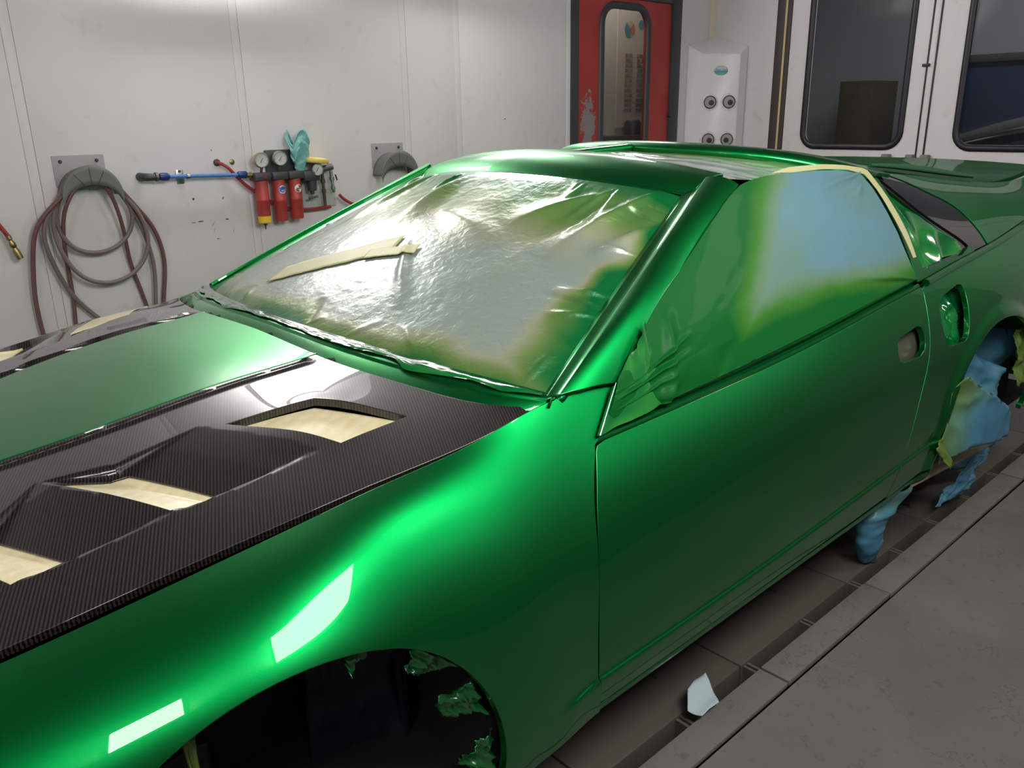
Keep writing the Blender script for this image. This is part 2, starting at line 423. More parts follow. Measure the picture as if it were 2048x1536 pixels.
def m_red(name, worn):
    q = NT(name); n = q.noise(3, 4); c = q.ramp(n, [(.3, (.36, .035, .03)), (.7, (.45, .055, .045))])
    if worn:
        sp = q.n('ShaderNodeSeparateXYZ'); q.l(q.coord(), sp.inputs[0])
        dx = q.math('DIVIDE', q.math('SUBTRACT', sp.outputs[0], 4.47), .085); dz = q.math('DIVIDE', q.math('SUBTRACT', sp.outputs[2], 1.24), .26)
        d = q.math('SQRT', q.math('ADD', q.math('MULTIPLY', dx, dx), q.math('MULTIPLY', dz, dz)))
        k = q.math('ADD', d, q.math('MULTIPLY', q.math('SUBTRACT', q.noise(24, 5, .7), .5), 2.6))
        c = q.mix(q.math('LESS_THAN', k, .75), c, (.26, .23, .23))
        c = q.mix(q.math('LESS_THAN', k, -.05), c, (.62, .6, .58))
    q.color(c); q.set(Roughness=.45); return q.m
M['red_door'] = m_red('worn_red_door_paint', True); M['red'] = m_red('red_filter_paint', False)
def m_glass(name, tint, alpha):
    q = NT(name); q.set(Base_Color=(*tint, 1), Roughness=.08, Specular_IOR_Level=.12)
    tr = q.n('ShaderNodeBsdfTransparent'); tr.inputs[0].default_value = (.75, .76, .76, 1); mx = q.n('ShaderNodeMixShader'); mx.inputs[0].default_value = alpha
    q.l(tr.outputs[0], mx.inputs[1]); q.l(q.b.outputs[0], mx.inputs[2]); q.l(mx.outputs[0], q.t.nodes['Material Output'].inputs[0]); return q.m
M['glass'] = m_glass('dusty_window_glass', (.06, .06, .06), .22)
def m_film(name, base, edge, rough=.22, coat=.6, bumps=(55, .25), metal=.0, spec=.5):
    """masking film / paper; point attribute 'spray' = how much green overspray it has caught"""
    q = NT(name); n = q.noise(6, 4, .6); f = q.math('ADD', q.attr('spray'), q.math('MULTIPLY', q.math('SUBTRACT', n, .5), .35))
    c = q.ramp(f, [(.0, base[0]), (.22, base[1]), (.5, edge[0]), (.8, edge[1])])
    q.color(c); q.set(Roughness=rough, Coat_Weight=coat, Coat_Roughness=.04, Metallic=metal, Specular_IOR_Level=spec)
    b = q.noise(bumps[0], 4, .55, dist=.6); q.bump(b, bumps[1], .006); return q.m
def m_tape():
    q = NT('cream_masking_tape'); sp = q.n('ShaderNodeSeparateXYZ'); q.l(q.coord(), sp.inputs[0]); n = q.noise(40, 4, .6)
    w = q.math('SINE', q.math('ADD', q.math('MULTIPLY', q.math('SUBTRACT', sp.outputs[1], q.math('MULTIPLY', sp.outputs[0], .4)), 240.0), q.math('MULTIPLY', n, 5.0)))
    q.color(q.ramp(q.math('MULTIPLY_ADD', w, .07, n), [(.3, (.70, .60, .34)), (.7, (.80, .71, .46))])); q.bump(n, .25, .004); q.set(Roughness=.42, Coat_Weight=.5, Coat_Roughness=.08); return q.m
M['tape'] = m_tape(); M['tape_plain'] = mat('yellow_cream_tape', (.50, .48, .24), .5)
GR0, GR1 = (.06, .30, .05), (.0, .17, .035)
M['film_ws'] = m_film('sprayed_clear_film', [(.27, .34, .30), (.32, .34, .22)], [(.14, .24, .06), (.0, .14, .03)], .30, .5, (50, .28), .2)
M['film_window'] = m_film('sprayed_window_film', [(.11, .23, .29), (.12, .21, .13)], [(.04, .16, .02), (.004, .10, .016)], .45, .02, (20, .10), 0, .08)
M['film_roof'] = m_film('grey_clear_film', [(.42, .47, .44), (.40, .43, .34)], [(.16, .32, .10), (.02, .20, .05)], .18, .9, (14, .3))
M['film_green'] = m_film('green_wet_film', [(.02, .22, .03), (.01, .18, .03)], [(.0, .13, .025), (.0, .07, .015)], .15, 1.0, (16, .2))
M['paper_blue'] = m_film('blue_masking_paper', [(.045, .16, .25), (.06, .19, .25)], [(.08, .20, .12), (.10, .17, .03)], .5, .1, (18, .25))
# --- the booth: floor ------------------------------------------------------
floor = struct(boxo('floor', (WX0, -WY, -.25), (WX1, -.94, 0), M['concrete']))
def floor_bits():
    rnd = random.Random(3)
    # steel cover plates along the pit edge, lying slightly uneven
    x = WX0+.02
    k0 = 1.60-.555*8
    for k in range(16):
        a = k0+.555*k; b = a+.551
        if b < WX0 or a > WX1-.05: continue
        a = max(a, WX0); b = min(b, WX1-.02); dy = rnd.uniform(-.007, .007); dz = rnd.uniform(0, .004)
        boxo('floor_plate', (a, -.935+dy, -.006), (b, -.858+dy*.6, .006+dz), M['concrete'], floor, .0015)
    # sub-floor slabs under the car, the slot between them and the plates, cross bars
    boxo('pit_bottom', (WX0, -.94, -.30), (WX1, WY, -.24), M['pit'], floor)
    for k in range(16):
        a = k0-.02+.555*k; b = a+.552
        if b < WX0 or a > WX1: continue
        a = max(a, WX0); b = min(b, WX1-.02)
        boxo('floor_beam', (a, -.815, -.14), (b, -.60, 0), M['beam'], floor, .006)
        if -.2 < (a+b)/2 < 5:
            boxo('slot_mark', (a+.36, -.70, -.0005), (a+.367, -.645, .0012), M['gap'], floor)
        for q in (.0, .277):
            xx = k0+.555*k+q
            if WX0 < xx < WX1-.1: boxo('cross_bar', (xx-.012, -.87, -.10), (xx-.004, -.80, -.006), M['steel'], floor); boxo('cross_bar', (xx+.004, -.87, -.10), (xx+.012, -.80, -.006), M['steel'], floor)
    boxo('floor_slab', (WX0, -.60, -.2), (WX1, WY, -.001), M['steel'], floor)
floor_bits()
# --- walls -----------------------------------------------------------------
wall_left = struct(boxo('wall_left', (WX0-.1, WY+.045, 0), (4.27, WY+.12, CEIL), M['seam']))
def left_wall():
    edges = [WX0, -1.0, -.03, .94, 1.925, 2.915, 3.30, 4.25]
    g = .021
    for a, b in zip(edges, edges[1:]):
        boxo('wall_panel', (a+g, WY, 0), (b-g, WY+.045, CEIL), M['wall'], wall_left, .002)
    for e in edges[1:-1]:
        boxo('joint_strip', (e-g+.0012, WY+.0015, 0), (e+g-.0012, WY+.045, CEIL), M['wall'], wall_left, .001)
    boxo('joint_strip', (4.233, WY-.003, 0), (4.272, WY+.045, CEIL), M['wall'], wall_left, .001)
    # beyond the door
    boxo('wall_panel', (5.47, WY, 0), (WX1+.05, WY+.045, CEIL), M['wall'], wall_left, .002)
    boxo('wall_panel', (4.27, WY, 2.14), (5.47, WY+.045, CEIL), M['wall'], wall_left, .002)
    # scuffs
    rnd = random.Random(5)
    for (x, z, w, h, rot) in ((1.615, .962, .010, .013, 0), (1.765, .958, .006, .016, .2), (1.635, .853, .04, .006, .1), (1.772, .852, .022, .007, .15), (1.60, .85, .03, .003, 0), (1.70, .80, .004, .03, .1), (1.715, .76, .02, .004, .4), (1.735, 1.189, .006, .006, 0), (3.675, 1.307, .014, .008, .3), (1.80, .79, .004, .02, 0), (1.695, .83, .003, .035, .3)):
        pts = [(x+w*math.cos(a)*(.6+.5*rnd.random())*.5+rot*h*math.sin(a), WY-.0006, z+h*math.sin(a)*(.6+.5*rnd.random())*.5) for a in [2*math.pi*k/9 for k in range(9)]]
        mkobj('scuff_mark', pts, [tuple(range(9))[::-1]], M['gap'] if h < .02 else M['seam'], wall_left)
    latheo('plug_hole', (1.833, WY+.001, 1.128), (0, -1, 0), [(0, .014), (.004, .013), (.006, .008)], M['brass'], wall_left, 12)
left_wall()
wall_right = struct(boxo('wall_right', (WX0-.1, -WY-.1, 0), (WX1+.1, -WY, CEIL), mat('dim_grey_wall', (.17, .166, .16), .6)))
wall_front = struct(boxo('wall_front', (WX0-.1, -WY, 0), (WX0, WY+.1, CEIL), M['wall']))
ceiling = struct(boxo('ceiling', (WX0-.1, -WY-.1, CEIL), (WX1+.1, WY+.12, CEIL+.08), mat('grey_filter_ceiling', (.09, .09, .09), .9)))
wall_back = struct(boxo('wall_back', (WX1, 1.812, 0), (WX1+.06, WY+.05, CEIL), M['wall']))
boxo('wall_header', (WX1, -WY, 2.5), (WX1+.06, 1.812, CEIL), M['wall'], wall_back)
boxo('wall_panel', (WX1, -WY, 0), (WX1+.06, -1.75, 2.5), M['wall'], wall_back)
boxo('corner_strip', (WX1-.07, WY-.004, 1.85), (WX1-.001, WY, CEIL), mat('cream_corner_seal', (.75, .70, .52), .5), wall_back)
LAMP_LABELS = ['%s slanted tube light box high on the %s wall' % (o, w) for w, os_ in (('far', ('dim first', 'bright second', 'bright third', 'dim last')), ('camera side', ('dim first', 'small second', 'bright third', 'dim last'))) for o in os_]
def lamps():
    for i, (x, side, L, st, hh, dz) in enumerate(LAMPS):
        q = NT('booth_tube_light'); q.set(Emission_Color=(1, .975, .955, 1), Emission_Strength=LAMP_POWER*st, Base_Color=(.8, .8, .8, 1))
        c = Vector((x, side*2.03, CEIL-.43+dz))+Vector((0, side*.577, -.816))*((.44-hh) if side < 0 else (hh-.44)*.5); n = Vector((0, -side*.816, -.577)); w = Vector((0, side*.577, -.816))
        lamp = thing('ceiling_light', LAMP_LABELS[i], 'light', 'booth tube lights', tuple(c))
        def quad(nm, hw, hl, off, m):
            vs = [c+w*a*hw+Vector((b*hl, 0, 0))+n*off for a, b in ((-1, -1), (1, -1), (1, 1), (-1, 1))]
            o = mkobj(nm, [v-c for v in vs], [(0, 1, 2, 3)] if (vs[1]-vs[0]).cross(vs[2]-vs[1]).dot(n) > 0 else [(3, 2, 1, 0)], m, lamp); return o
        quad('diffuser', hh, L/2, .0, q.m)
        bm = bmesh.new()
        for a0, a1, b0, b1 in ((-hh-.03, -hh, -L/2-.03, L/2+.03), (hh, hh+.03, -L/2-.03, L/2+.03), (-hh, hh, -L/2-.03, -L/2), (-hh, hh, L/2, L/2+.03)):
            vs = []
            for t in (-.03, .012):
                vs += [bm.verts.new(w*a+Vector((b, 0, 0))+n*t) for a, b in ((a0, b0), (a1, b0), (a1, b1), (a0, b1))]
            for f in ((0, 1, 2, 3), (7, 6, 5, 4), (0, 4, 5, 1), (1, 5, 6, 2), (2, 6, 7, 3), (3, 7, 4, 0)): bm.faces.new([vs[k] for k in f])
        bm_obj('frame', bm, M['lampframe'], lamp, smooth_=False)
lamps()
def slab_hole(name, axis, pos, thick, outer, hole, m, parent):
    """flat leaf with a hole; axis 'y': (x,z) outline at y=pos..pos+thick ; axis 'x': (y,z) outline"""
    V, F = triangulate(outer, [hole], .12)
    if axis == 'y': S = lambda u, v: np.stack([u, np.full_like(u, pos), v], -1); d = np.array([0, thick, 0]); ref = (0, -1, 0)
    else: S = lambda u, v: np.stack([np.full_like(u, pos), u, v], -1); d = np.array([thick, 0, 0]); ref = (-1, 0, 0)
    return panel(name, S, outer, m, parent, [hole], .12, ref, thick, .002)
def gasket(name, axis, pos, loop, hw, proud, m, parent):
    """rounded rubber strip that follows a closed loop"""
    P = resample(loop, .03); n = len(P); prof = [(-hw, 0), (-hw*.8, proud*.8), (0, proud), (hw*.8, proud*.8), (hw, 0)]
    T = np.roll(P, -1, 0)-np.roll(P, 1, 0); T /= np.linalg.norm(T, axis=1, keepdims=True); N = np.stack([T[:, 1], -T[:, 0]], -1)
    verts = []
    for a, b in prof:
        q = P+N*a
        verts += [((x, pos-b, z) if axis == 'y' else (pos-b, x, z)) for x, z in q]
    F = [(i*n+k, i*n+(k+1) % n, (i+1)*n+(k+1) % n, (i+1)*n+k) for i in range(len(prof)-1) for k in range(n)]
    o = mkobj(name, verts, F, m, parent, True)
    bm = bmesh.new(); bm.from_mesh(o.data); bmesh.ops.recalc_face_normals(bm, faces=bm.faces); bm.to_mesh(o.data); bm.free()
    return o
def doors():
    d1 = struct(empty('door_1', (4.85, WY, 0)))
    y = WY+.012
    win = rrect(4.852, 1.46, .51, 1.17, .13)
    leaf = slab_hole('door_leaf', 'y', y, .04, [(4.36, .02), (5.37, .02), (5.37, 2.09), (4.36, 2.09)], win, M['red_door'], None); keep(leaf, d1)
    keep(gasket('window_gasket', 'y', y, win, .026, .014, M['darkgrey'], None), d1)
    V = np.array(win); pane = mkobj('window_pane', [(a, y+.014, b) for a, b in V], [tuple(range(len(V)))], M['glass']); keep(pane, d1)
    for nm, lo, hi in (('door_frame', (4.275, WY-.004, 0), (4.357, WY+.06, 2.14)), ('door_frame', (5.373, WY-.01, 0), (5.475, WY+.06, 2.14)), ('door_frame', (4.357, WY-.004, 2.093), (5.373, WY+.06, 2.14))):
        keep(boxo(nm, lo, hi, M['darkgrey'], None, .004), d1)
    keep(boxo('hinge', (5.362, WY-.02, 1.30), (5.385, WY+.01, 1.34), M['darkgrey'], None, .003), d1)
    # room behind the red door: a pale wall with a colour chart
    rb = struct(boxo('wall_5', (3.9, 2.76, 0), (6.3, 2.80, 2.6), mat('pale_office_wall', (.62, .60, .54), .7)))
    boxo('office_side', (5.88, WY+.06, 0), (5.92, 2.76, 2.6), mat('grey_office_wall', (.4, .4, .4), .7), rb); boxo('office_side', (3.86, WY+.06, 0), (3.9, 2.76, 2.6), M['grey'], rb)
    boxo('office_ceiling', (3.9, WY+.06, 2.6), (6.0, 2.76, 2.65), M['ceil'], rb)
    ch = thing('colour_chart', 'tall paper colour chart on the wall behind the red door window', 'chart', None, (5.35, 2.75, 1.1))
    keep(boxo('sheet', (5.22, 2.748, 1.22), (5.66, 2.758, 2.22), mat('chart_paper', (.66, .62, .56), .6)), ch)
    rnd = random.Random(11)
    cols = [(.32, .17, .15), (.42, .36, .20), (.22, .30, .36), (.36, .33, .32), (.40, .22, .22), (.20, .28, .27)]
    mm = [mat('chart_swatch_%d' % k, c, .5) for k, c in enumerate(cols)]
    for cxx, pal in ((5.355, (3, 1, 1, 3)), (5.50, (0, 2, 2, 5))):
        for r in range(12):
            for c in range(3):
                x = cxx-.045+c*.031; z = 1.75-r*.037
                keep(boxo('swatch', (x, 2.743, z), (x+.024, 2.749, z+.025), mm[(pal[r*4//12]+(c == r % 3)) % 6]), ch)
    for k, (c, z) in enumerate(((mat('chart_blue', (.08, .28, .38), .5), 0), (mat('chart_orange', (.55, .25, .12), .5), 1), (mat('chart_cream', (.6, .5, .3), .5), 2))):
        a0 = [2.2, -.9, .8][k]; a1 = [5.0, 1.2, 2.2][k]
        pts = [(5.355, 2.744-.001*k, 1.95)]+[(5.355+.06*math.cos(a0+(a1-a0)*t/8), 2.744-.001*k, 1.95+.06*math.sin(a0+(a1-a0)*t/8)) for t in range(9)]
        keep(mkobj('chart_wheel', pts, [tuple(range(10))[::-1]], c), ch)
    keep(latheo('chart_dot', (5.50, 2.748, 1.99), (0, -1, 0), [(0, .035), (.004, .035)], mat('chart_teal', (.12, .32, .38), .5), None, 16), ch)
    bn = thing('work_bench', 'dark cluttered bench seen through the red door window', 'bench', None, (5.2, 2.65, 0))
    keep(boxo('bench_body', (4.7, 2.55, .02), (5.86, 2.74, 1.17), mat('dark_brown_bench', (.10, .085, .07), .6), None, .01), bn)
    keep(latheo('pot', (5.28, 2.63, 1.17), (0, 0, 1), [(0, .06), (.09, .065), (.11, .05)], M['darkgrey']), bn)
    lp = thing('office_fill_lamp', 'added unseen lamp lighting the room behind the red door', 'light', None, (4.9, 2.58, 2.55))  # unseen lamp, added so the room behind the pane isn't dark
    q = NT('office_fill_glow'); q.set(Emission_Color=(1, .93, .82, 1), Emission_Strength=14.0); keep(boxo('diffuser', (4.6, 2.48, 2.55), (5.2, 2.68, 2.58), q.m), lp); keep(boxo('housing', (4.58, 2.46, 2.58), (5.22, 2.70, 2.597), M['lampframe']), lp)
    # big folding doors of the end wall
    X = WX1
    brown = mat('brown_door_seal', (.055, .042, .038), .6)
    tr = struct(empty('trim_1', (X, 1.75, 0)))
    keep(boxo('seal_strip', (X-.004, 1.745, 0), (X+.05, 1.812, 2.5), brown, None, .003), tr); keep(boxo('foam_line', (X-.006, 1.728, 0), (X+.05, 1.745, 2.5), mat('yellow_foam', (.62, .50, .26), .8), None, .003), tr); keep(boxo('seal_strip', (X-.004, 1.694, 0), (X+.05, 1.728, 2.5), brown, None, .003), tr)
    for nm, y0, y1, wc in (('door_2', .686, 1.692, 1.17), ('door_3', -.35, .638, .09), ('door_4', -1.40, -.40, -.9)):
        d = struct(empty(nm, (X, (y0+y1)/2, 0)))
        wn = rrect(wc, 1.66, .72, 1.17, .10)
        keep(slab_hole('door_leaf', 'x', X+.004, .05, [(y0+.002, .02), (y1-.002, .02), (y1-.002, 2.48), (y0+.002, 2.48)], wn, M['wall'], None), d)
        keep(gasket('window_gasket', 'x', X+.004, wn, .022, .014, M['rubber'], None), d)
        V = np.array(wn); keep(mkobj('window_pane', [(X+.02, a, b) for a, b in V], [tuple(range(len(V)))[::-1]], M['glass']), d)
        if y1 > .6:
            for yy in ((.875, .712) if nm == 'door_2' else (.613,)):
                keep(boxo('latch_bracket', (X-.05, yy-.026, .985), (X+.004, yy+.026, 1.03), mat('grey_latch', (.20, .17, .18), .5), None, .006), d)
    tr = struct(empty('trim_2', (X, .66, 0)))
    keep(boxo('centre_post', (X+.002, .640, 0), (X+.05, .684, 2.5), M['wall'], None, .004), tr)
    for yy in (.637, .687): keep(boxo('seal_line', (X-.003, yy-.005, 0), (X+.05, yy+.005, 2.5), M['rubber'], None, .002), tr)
    keep(boxo('post_clip', (X-.012, .668, 1.588), (X+.01, .715, 1.606), M['rubber'], None, .002), tr)
    tr = struct(empty('trim_3', (X, -1.6, 0)))
    keep(boxo('jamb', (X, -1.75, 0), (X+.06, -1.41, 2.5), M['wall']), tr); keep(boxo('jamb', (X, -.398, 0), (X+.06, -.352, 2.5), M['wall']), tr)
    # workshop beyond the glass
    wk = struct(boxo('wall_6', (9.6, -4.2, 0), (9.7, 5.2, 3.6), mat('dim_workshop_wall', (.35, .35, .35), .8)))
    boxo('workshop_floor', (X+.1, -4.2, -.2), (9.7, 5.2, -.001), M['concrete'], wk); boxo('workshop_side', (X+.1, 3.6, 0), (9.6, 3.7, 3.6), M['grey'], wk); boxo('workshop_side', (X+.1, -4.2, 0), (9.6, -4.1, 3.6), M['grey'], wk); boxo('workshop_ceiling', (X+.1, -4.2, 3.6), (9.7, 5.2, 3.7), M['ceil'], wk)
    lk = thing('workshop_container', 'dark blue container beyond the right window', 'container', None, (9.0, 0, 0))
    keep(boxo('container_body', (8.6, -1.2, 0), (9.5, 1.62, 1.72), mat('dark_blue_sheet', (.008, .02, .06), .5), None, .02), lk); keep(boxo('container_lid', (8.57, -1.23, 1.72), (9.53, 1.65, 1.79), mat('green_grey_edge', (.045, .06, .05), .5), None, .01), lk); keep(boxo('tool_box', (8.8, .78, 1.79), (9.1, 1.0, 1.97), M['darkgrey'], None, .02), lk)
    cb = thing('workshop_cupboard', 'ochre cupboard seen dimly through the left window of the end wall', 'cupboard', None, (9.2, 2.6, 0))
    keep(boxo('cupboard_body', (8.9, 2.42, 0), (9.5, 2.78, 1.62), mat('ochre_board', (.07, .05, .022), .6), None, .01), cb); keep(boxo('cupboard_door', (8.88, 2.44, .1), (8.9, 2.76, 1.58), mat('ochre_board_door', (.075, .052, .024), .6), None, .004), cb)
    cr = thing('parked_car', 'dark car roof seen through the right window of the end wall', 'car', None, (7.4, -.6, 0))
    blk = mat('black_car_paint', (.012, .013, .012), .25, 0, 1)
    def roof(u, v):
        x = 6.75+1.3*u; y = -1.9+3.2*v
        return np.stack([x, y, 1.37-.55*np.abs(v-.45)**2.2*2.4-.5*np.abs(u-.5)**2*1.2], -1)
    keep(grid_obj('roof_skin', roof, 14, 24, blk, thick=.02, ref=(0, 0, 1)), cr); keep(boxo('car_body', (6.7, -2.3, .2), (8.1, 1.35, .90), blk, None, .12), cr)
    lp = thing('workshop_fill_lamp', 'added unseen strip lamp lighting the workshop', 'light', None, (8, 0, 3.5))  # strip added out of view to brighten the workshop behind the windows
    q = NT('workshop_fill_glow'); q.set(Emission_Color=(.9, .95, 1, 1), Emission_Strength=36.0); keep(boxo('diffuser', (7.4, -1.6, 3.50), (7.6, 1.4, 3.53), q.m), lp); keep(boxo('housing', (7.37, -1.63, 3.53), (7.63, 1.43, 3.58), M['lampframe']), lp)
doors()
# --- the car ---------------------------------------------------------------
car = thing('car', 'green sports coupe with a carbon bonnet, masked up in the spray booth', 'car', None, (0, 0, 0))
def v_of_z(f2, x, z, lo, hi):
    vs = np.linspace(lo, hi, 400); zz = f2(np.full(400, x), vs)[1]; return float(np.interp(-z, -zz, vs))
def arch_line(f2, arch, lo, hi, a0, a1, n=40):
    out = []
    for a in np.radians(np.linspace(a0, a1, n)):
        x = arch[0]+arch[2]*math.cos(a); z = arch[1]+arch[2]*math.sin(a); out.append((x, v_of_z(f2, x, z, lo, hi)))
    return out
SHUT_F = [(1.034, .751), (.989, .671), (.969, .59), (.957, .501), (.957, .341), (.972, .264)]      # (x, z) front door gap
SHUT_R = [(2.396, .83), (2.389, .806), (2.370, .742), (2.343, .65), (2.304, .572), (2.245, .446), (2.20, .34), (2.185, .27)]
_sf = spl([-z for x, z in SHUT_F], [x for x, z in SHUT_F]); _sr = spl([-z for x, z in SHUT_R], [x for x, z in SHUT_R])
def shut(fs, f2, z0, z1, lo, hi, off, n=30):
    return [(float(fs(-z))+off, v_of_z(f2, float(fs(-z))+off, z, lo, hi)) for z in np.linspace(z0, z1, n)]
def build_side(sgn, h):
    near = sgn < 0; ref = (0, sgn, .4)
    SF, SB, SG = side3(fender2, sgn), side3(body2, sgn), side3(green2, sgn)
    # front fender
    x0 = -.6
    o = [(x, 0.0) for x in np.linspace(x0, 1.13, 30)]
    o += [(1.125, .030), (1.11, .052), (1.07, .078), (1.034-.004, v_of_z(fender2, 1.03, .752, 0, .64))]
    o += shut(_sf, fender2, .745, .25, 0, .64, -.0035, 26)
    xe = ARCH_F[0]+ARCH_F[2]
    o += [(.85, .625), (xe-.01, .625)]
    o += arch_line(fender2, ARCH_F, 0, .64, -8, 188, 60)
    o += [(ARCH_F[0]-ARCH_F[2]+.01, .62), (x0, .62)]
    panel('fender', SF, o, M['paint'], car, (), h, ref, .016)
    # door skin with handle recess
    top = .0
    o = [(1.034+.004, .004)]+[(x, 0.0) for x in np.linspace(1.06, 2.39, 30)]
    o += shut(_sr, body2, .835, .285, 0, .514, -.003, 30)
    o += [(x, .5) for x in np.linspace(2.17, .985, 30)]
    o += shut(_sf, body2, .27, .74, 0, .514, .0035, 30)
    handle = [(2.168, .078), (2.19, .070), (2.30, .066), (2.322, .072), (2.331, .085), (2.333, .112), (2.322, .128), (2.29, .138), (2.19, .131), (2.17, .122), (2.163, .105)]
    dr = panel('door', SB, o, M['paint'], car, [handle], h, ref, .016)
    # recessed bottom of the door handle
    def HR(u, v):
        p = SB(u, v); n = surf_normals(SB, u, v); n = n*np.sign((n*np.array(ref)).sum(-1, keepdims=True)); return p-n*.03
    panel('handle_recess', HR, [(2.155, .06), (2.345, .06), (2.345, .145), (2.155, .145)], M['recess'], dr, (), .02, ref, 0)
    # quarter panel with open fuel filler recess
    o = [(2.396, .004)]+[(x, 0.0) for x in np.linspace(2.42, 3.85, 40)]+[(3.85, .5)]
    o += [(ARCH_R[0]+ARCH_R[2]-.02, .5)]+arch_line(body2, ARCH_R, 0, .514, -5, 187, 60)+[(ARCH_R[0]-ARCH_R[2]+.01, .5)]
    o += shut(_sr, body2, .275, .83, 0, .514, .003, 30)
    fuel = [(2.468, .046), (2.50, .036), (2.61, .030), (2.632, .034), (2.640, .048), (2.612, .135), (2.60, .155), (2.58, .162), (2.475, .155), (2.458, .142), (2.446, .09), (2.452, .06)]
    qp = panel('quarter_panel', SB, o, M['paint'], car, [fuel], h, ref, .016)
    nz = vnoise(22, 4); nz2 = vnoise(60, 9)
    def FR(u, v):
        p = SB(u, v); n = surf_normals(SB, u, v); n = n*np.sign((n*np.array(ref)).sum(-1, keepdims=True))
        return p-n*(.032+.035*np.abs(nz(u, v))+.006*nz2(u, v))[..., None]
    panel('filler_recess', FR, [(2.43, .0), (2.76, .0), (2.76, .19), (2.43, .19)], M['film_green'], qp, (), .006, ref, 0, attr={'spray': lambda u, v: .55+.9*nz(u, v)})
    # rocker under the door
    def RK(u, v):
        y, z = body2(u, np.full_like(u, .514)); t = v
        return np.stack([u, sgn*(y-.006-.10*t**2), z-.003-.075*t], -1)
    panel('sill', RK, [(.97, 0.0), (2.47, 0.0), (2.47, 1), (.97, 1)], M['paint'], car, (), .06, ref, .01)
    # belt ledge: two stepped beads along the door top
    for k, (dy, dz, rad, a, b) in enumerate(((.006, .006, .006, 1.042, 2.38), (.020, .020, .006, 1.06, 2.37))):
        xs = np.linspace(a, b, 60); y, z = _by(xs), _bz(xs)
        tubeo('belt_bead', [(x, sgn*(yy-dy), zz+dz) for x, yy, zz in zip(xs, y, z)], rad, M['paint'], dr, 8)
    def LD(u, v):
        x = 1.04+1.34*u; return np.stack([x, sgn*(_by(x)-.004-.04*v), _bz(x)+.004+.012*v], -1)
    grid_obj('belt_ledge', LD, 40, 4, M['paint'], dr, thick=.01, ref=(0, 0, 1))
    xs = np.linspace(2.42, 3.8, 60)
    bl = tubeo('belt_molding', [(x, sgn*(float(_by(x))+.002), float(_bz(x))+.006) for x in xs], .011, M['paint'], car, 8)
    return SG
def lerp(a, b, t): return a+(b-a)*t
WB = lambda s: np.stack([.985-.145*(1-s*s)**1.0-.02*(1-s*s)*s*s, .745*s, .838+.045*(1-s*s)], -1)        # windscreen foot
WT = lambda s: np.stack([1.66-.10*(1-s*s), .535*s, 1.148+.042*(1-s*s)], -1)                              # windscreen top
def ws_surf(s, t):
    s = np.asarray(s, float); t = np.asarray(t, float); a, b = WB(s), WT(s)
    p = a+(b-a)*t[..., None]; bow = 4*t*(1-t)
    p[..., 0] -= .008*bow*(1-s*s); p[..., 2] += .006*bow
    return p
AO = [spl([0, .30, .58, .79, 1], c) for c in ([1.115, 1.30, 1.48, 1.60, 1.735], [.775, .718, .670, .640, .608], [.832, .962, 1.037, 1.098, 1.162])]
AI = [spl([0, .5, 1], c) for c in ([.995, 1.345, 1.705], [.752, .656, .545], [.845, 1.010, 1.172])]
def pillar_surf(sgn):
    def S(t, w):
        t = np.asarray(t, float); w = np.asarray(w, float)
        I = np.stack([g(t) for g in AI], -1); O = np.stack([g(t) for g in AO], -1)
        p = I+(O-I)*w[..., None]; b = 4*w*(1-w)
        p[..., 1] += .004*b+.007*w**4; p[..., 2] += .006*b-.006*w**4; p[..., 0] -= .002*b
        p[..., 1] *= sgn; return p
    return S
def header_surf(s, t):
    """windscreen header, t=0 lower lip, 1 rear edge"""
    s = np.asarray(s, float); t = np.asarray(t, float)
    f = WT(s); r = np.stack([1.77-.05*(1-s*s), .548*s, 1.176+.052*(1-s*s)], -1)
    p = f+(r-f)*t[..., None]; p[..., 2] = f[..., 2]-.016+(r[..., 2]-f[..., 2]+.016)*(1-np.clip(1-t, 0, 1)**2.2)
    p[..., 0] -= .006*np.sin(math.pi*np.clip(t*1.2, 0, 1))
    return p
def hoop_curve(s):
    s = np.asarray(s, float); a = np.abs(s)
    return np.stack([2.05+.33*a**2.2, .625*s, 1.237-.055*a**2-.04*a**6], -1)
def hoop_surf(s, t):
    c = hoop_curve(s); dx = spl([0, .16, .34, .6, 1], [.008, .0, .014, .06, .15])(t); dz = spl([0, .16, .34, .6, 1], [-.030, -.016, -.003, .003, -.006])(t)
    c[..., 0] += dx; c[..., 2] += dz; return c
ROOF = spl([2.0, 2.3, 2.6, 3.0, 3.3, 3.5, 3.65, 3.82], [1.24, 1.222, 1.19, 1.13, 1.08, 1.066, 1.078, 1.112])
def hatch_surf(x, w):
    """w -1..1 across between the two rails"""
    x = np.asarray(x, float); w = np.asarray(w, float)
    ey, ez = _ty(x)-.012, _tz(x)+.012; zc = ROOF(x)
    return np.stack([x, ey*w, zc+(ez-zc)*np.abs(w)**2.6], -1)
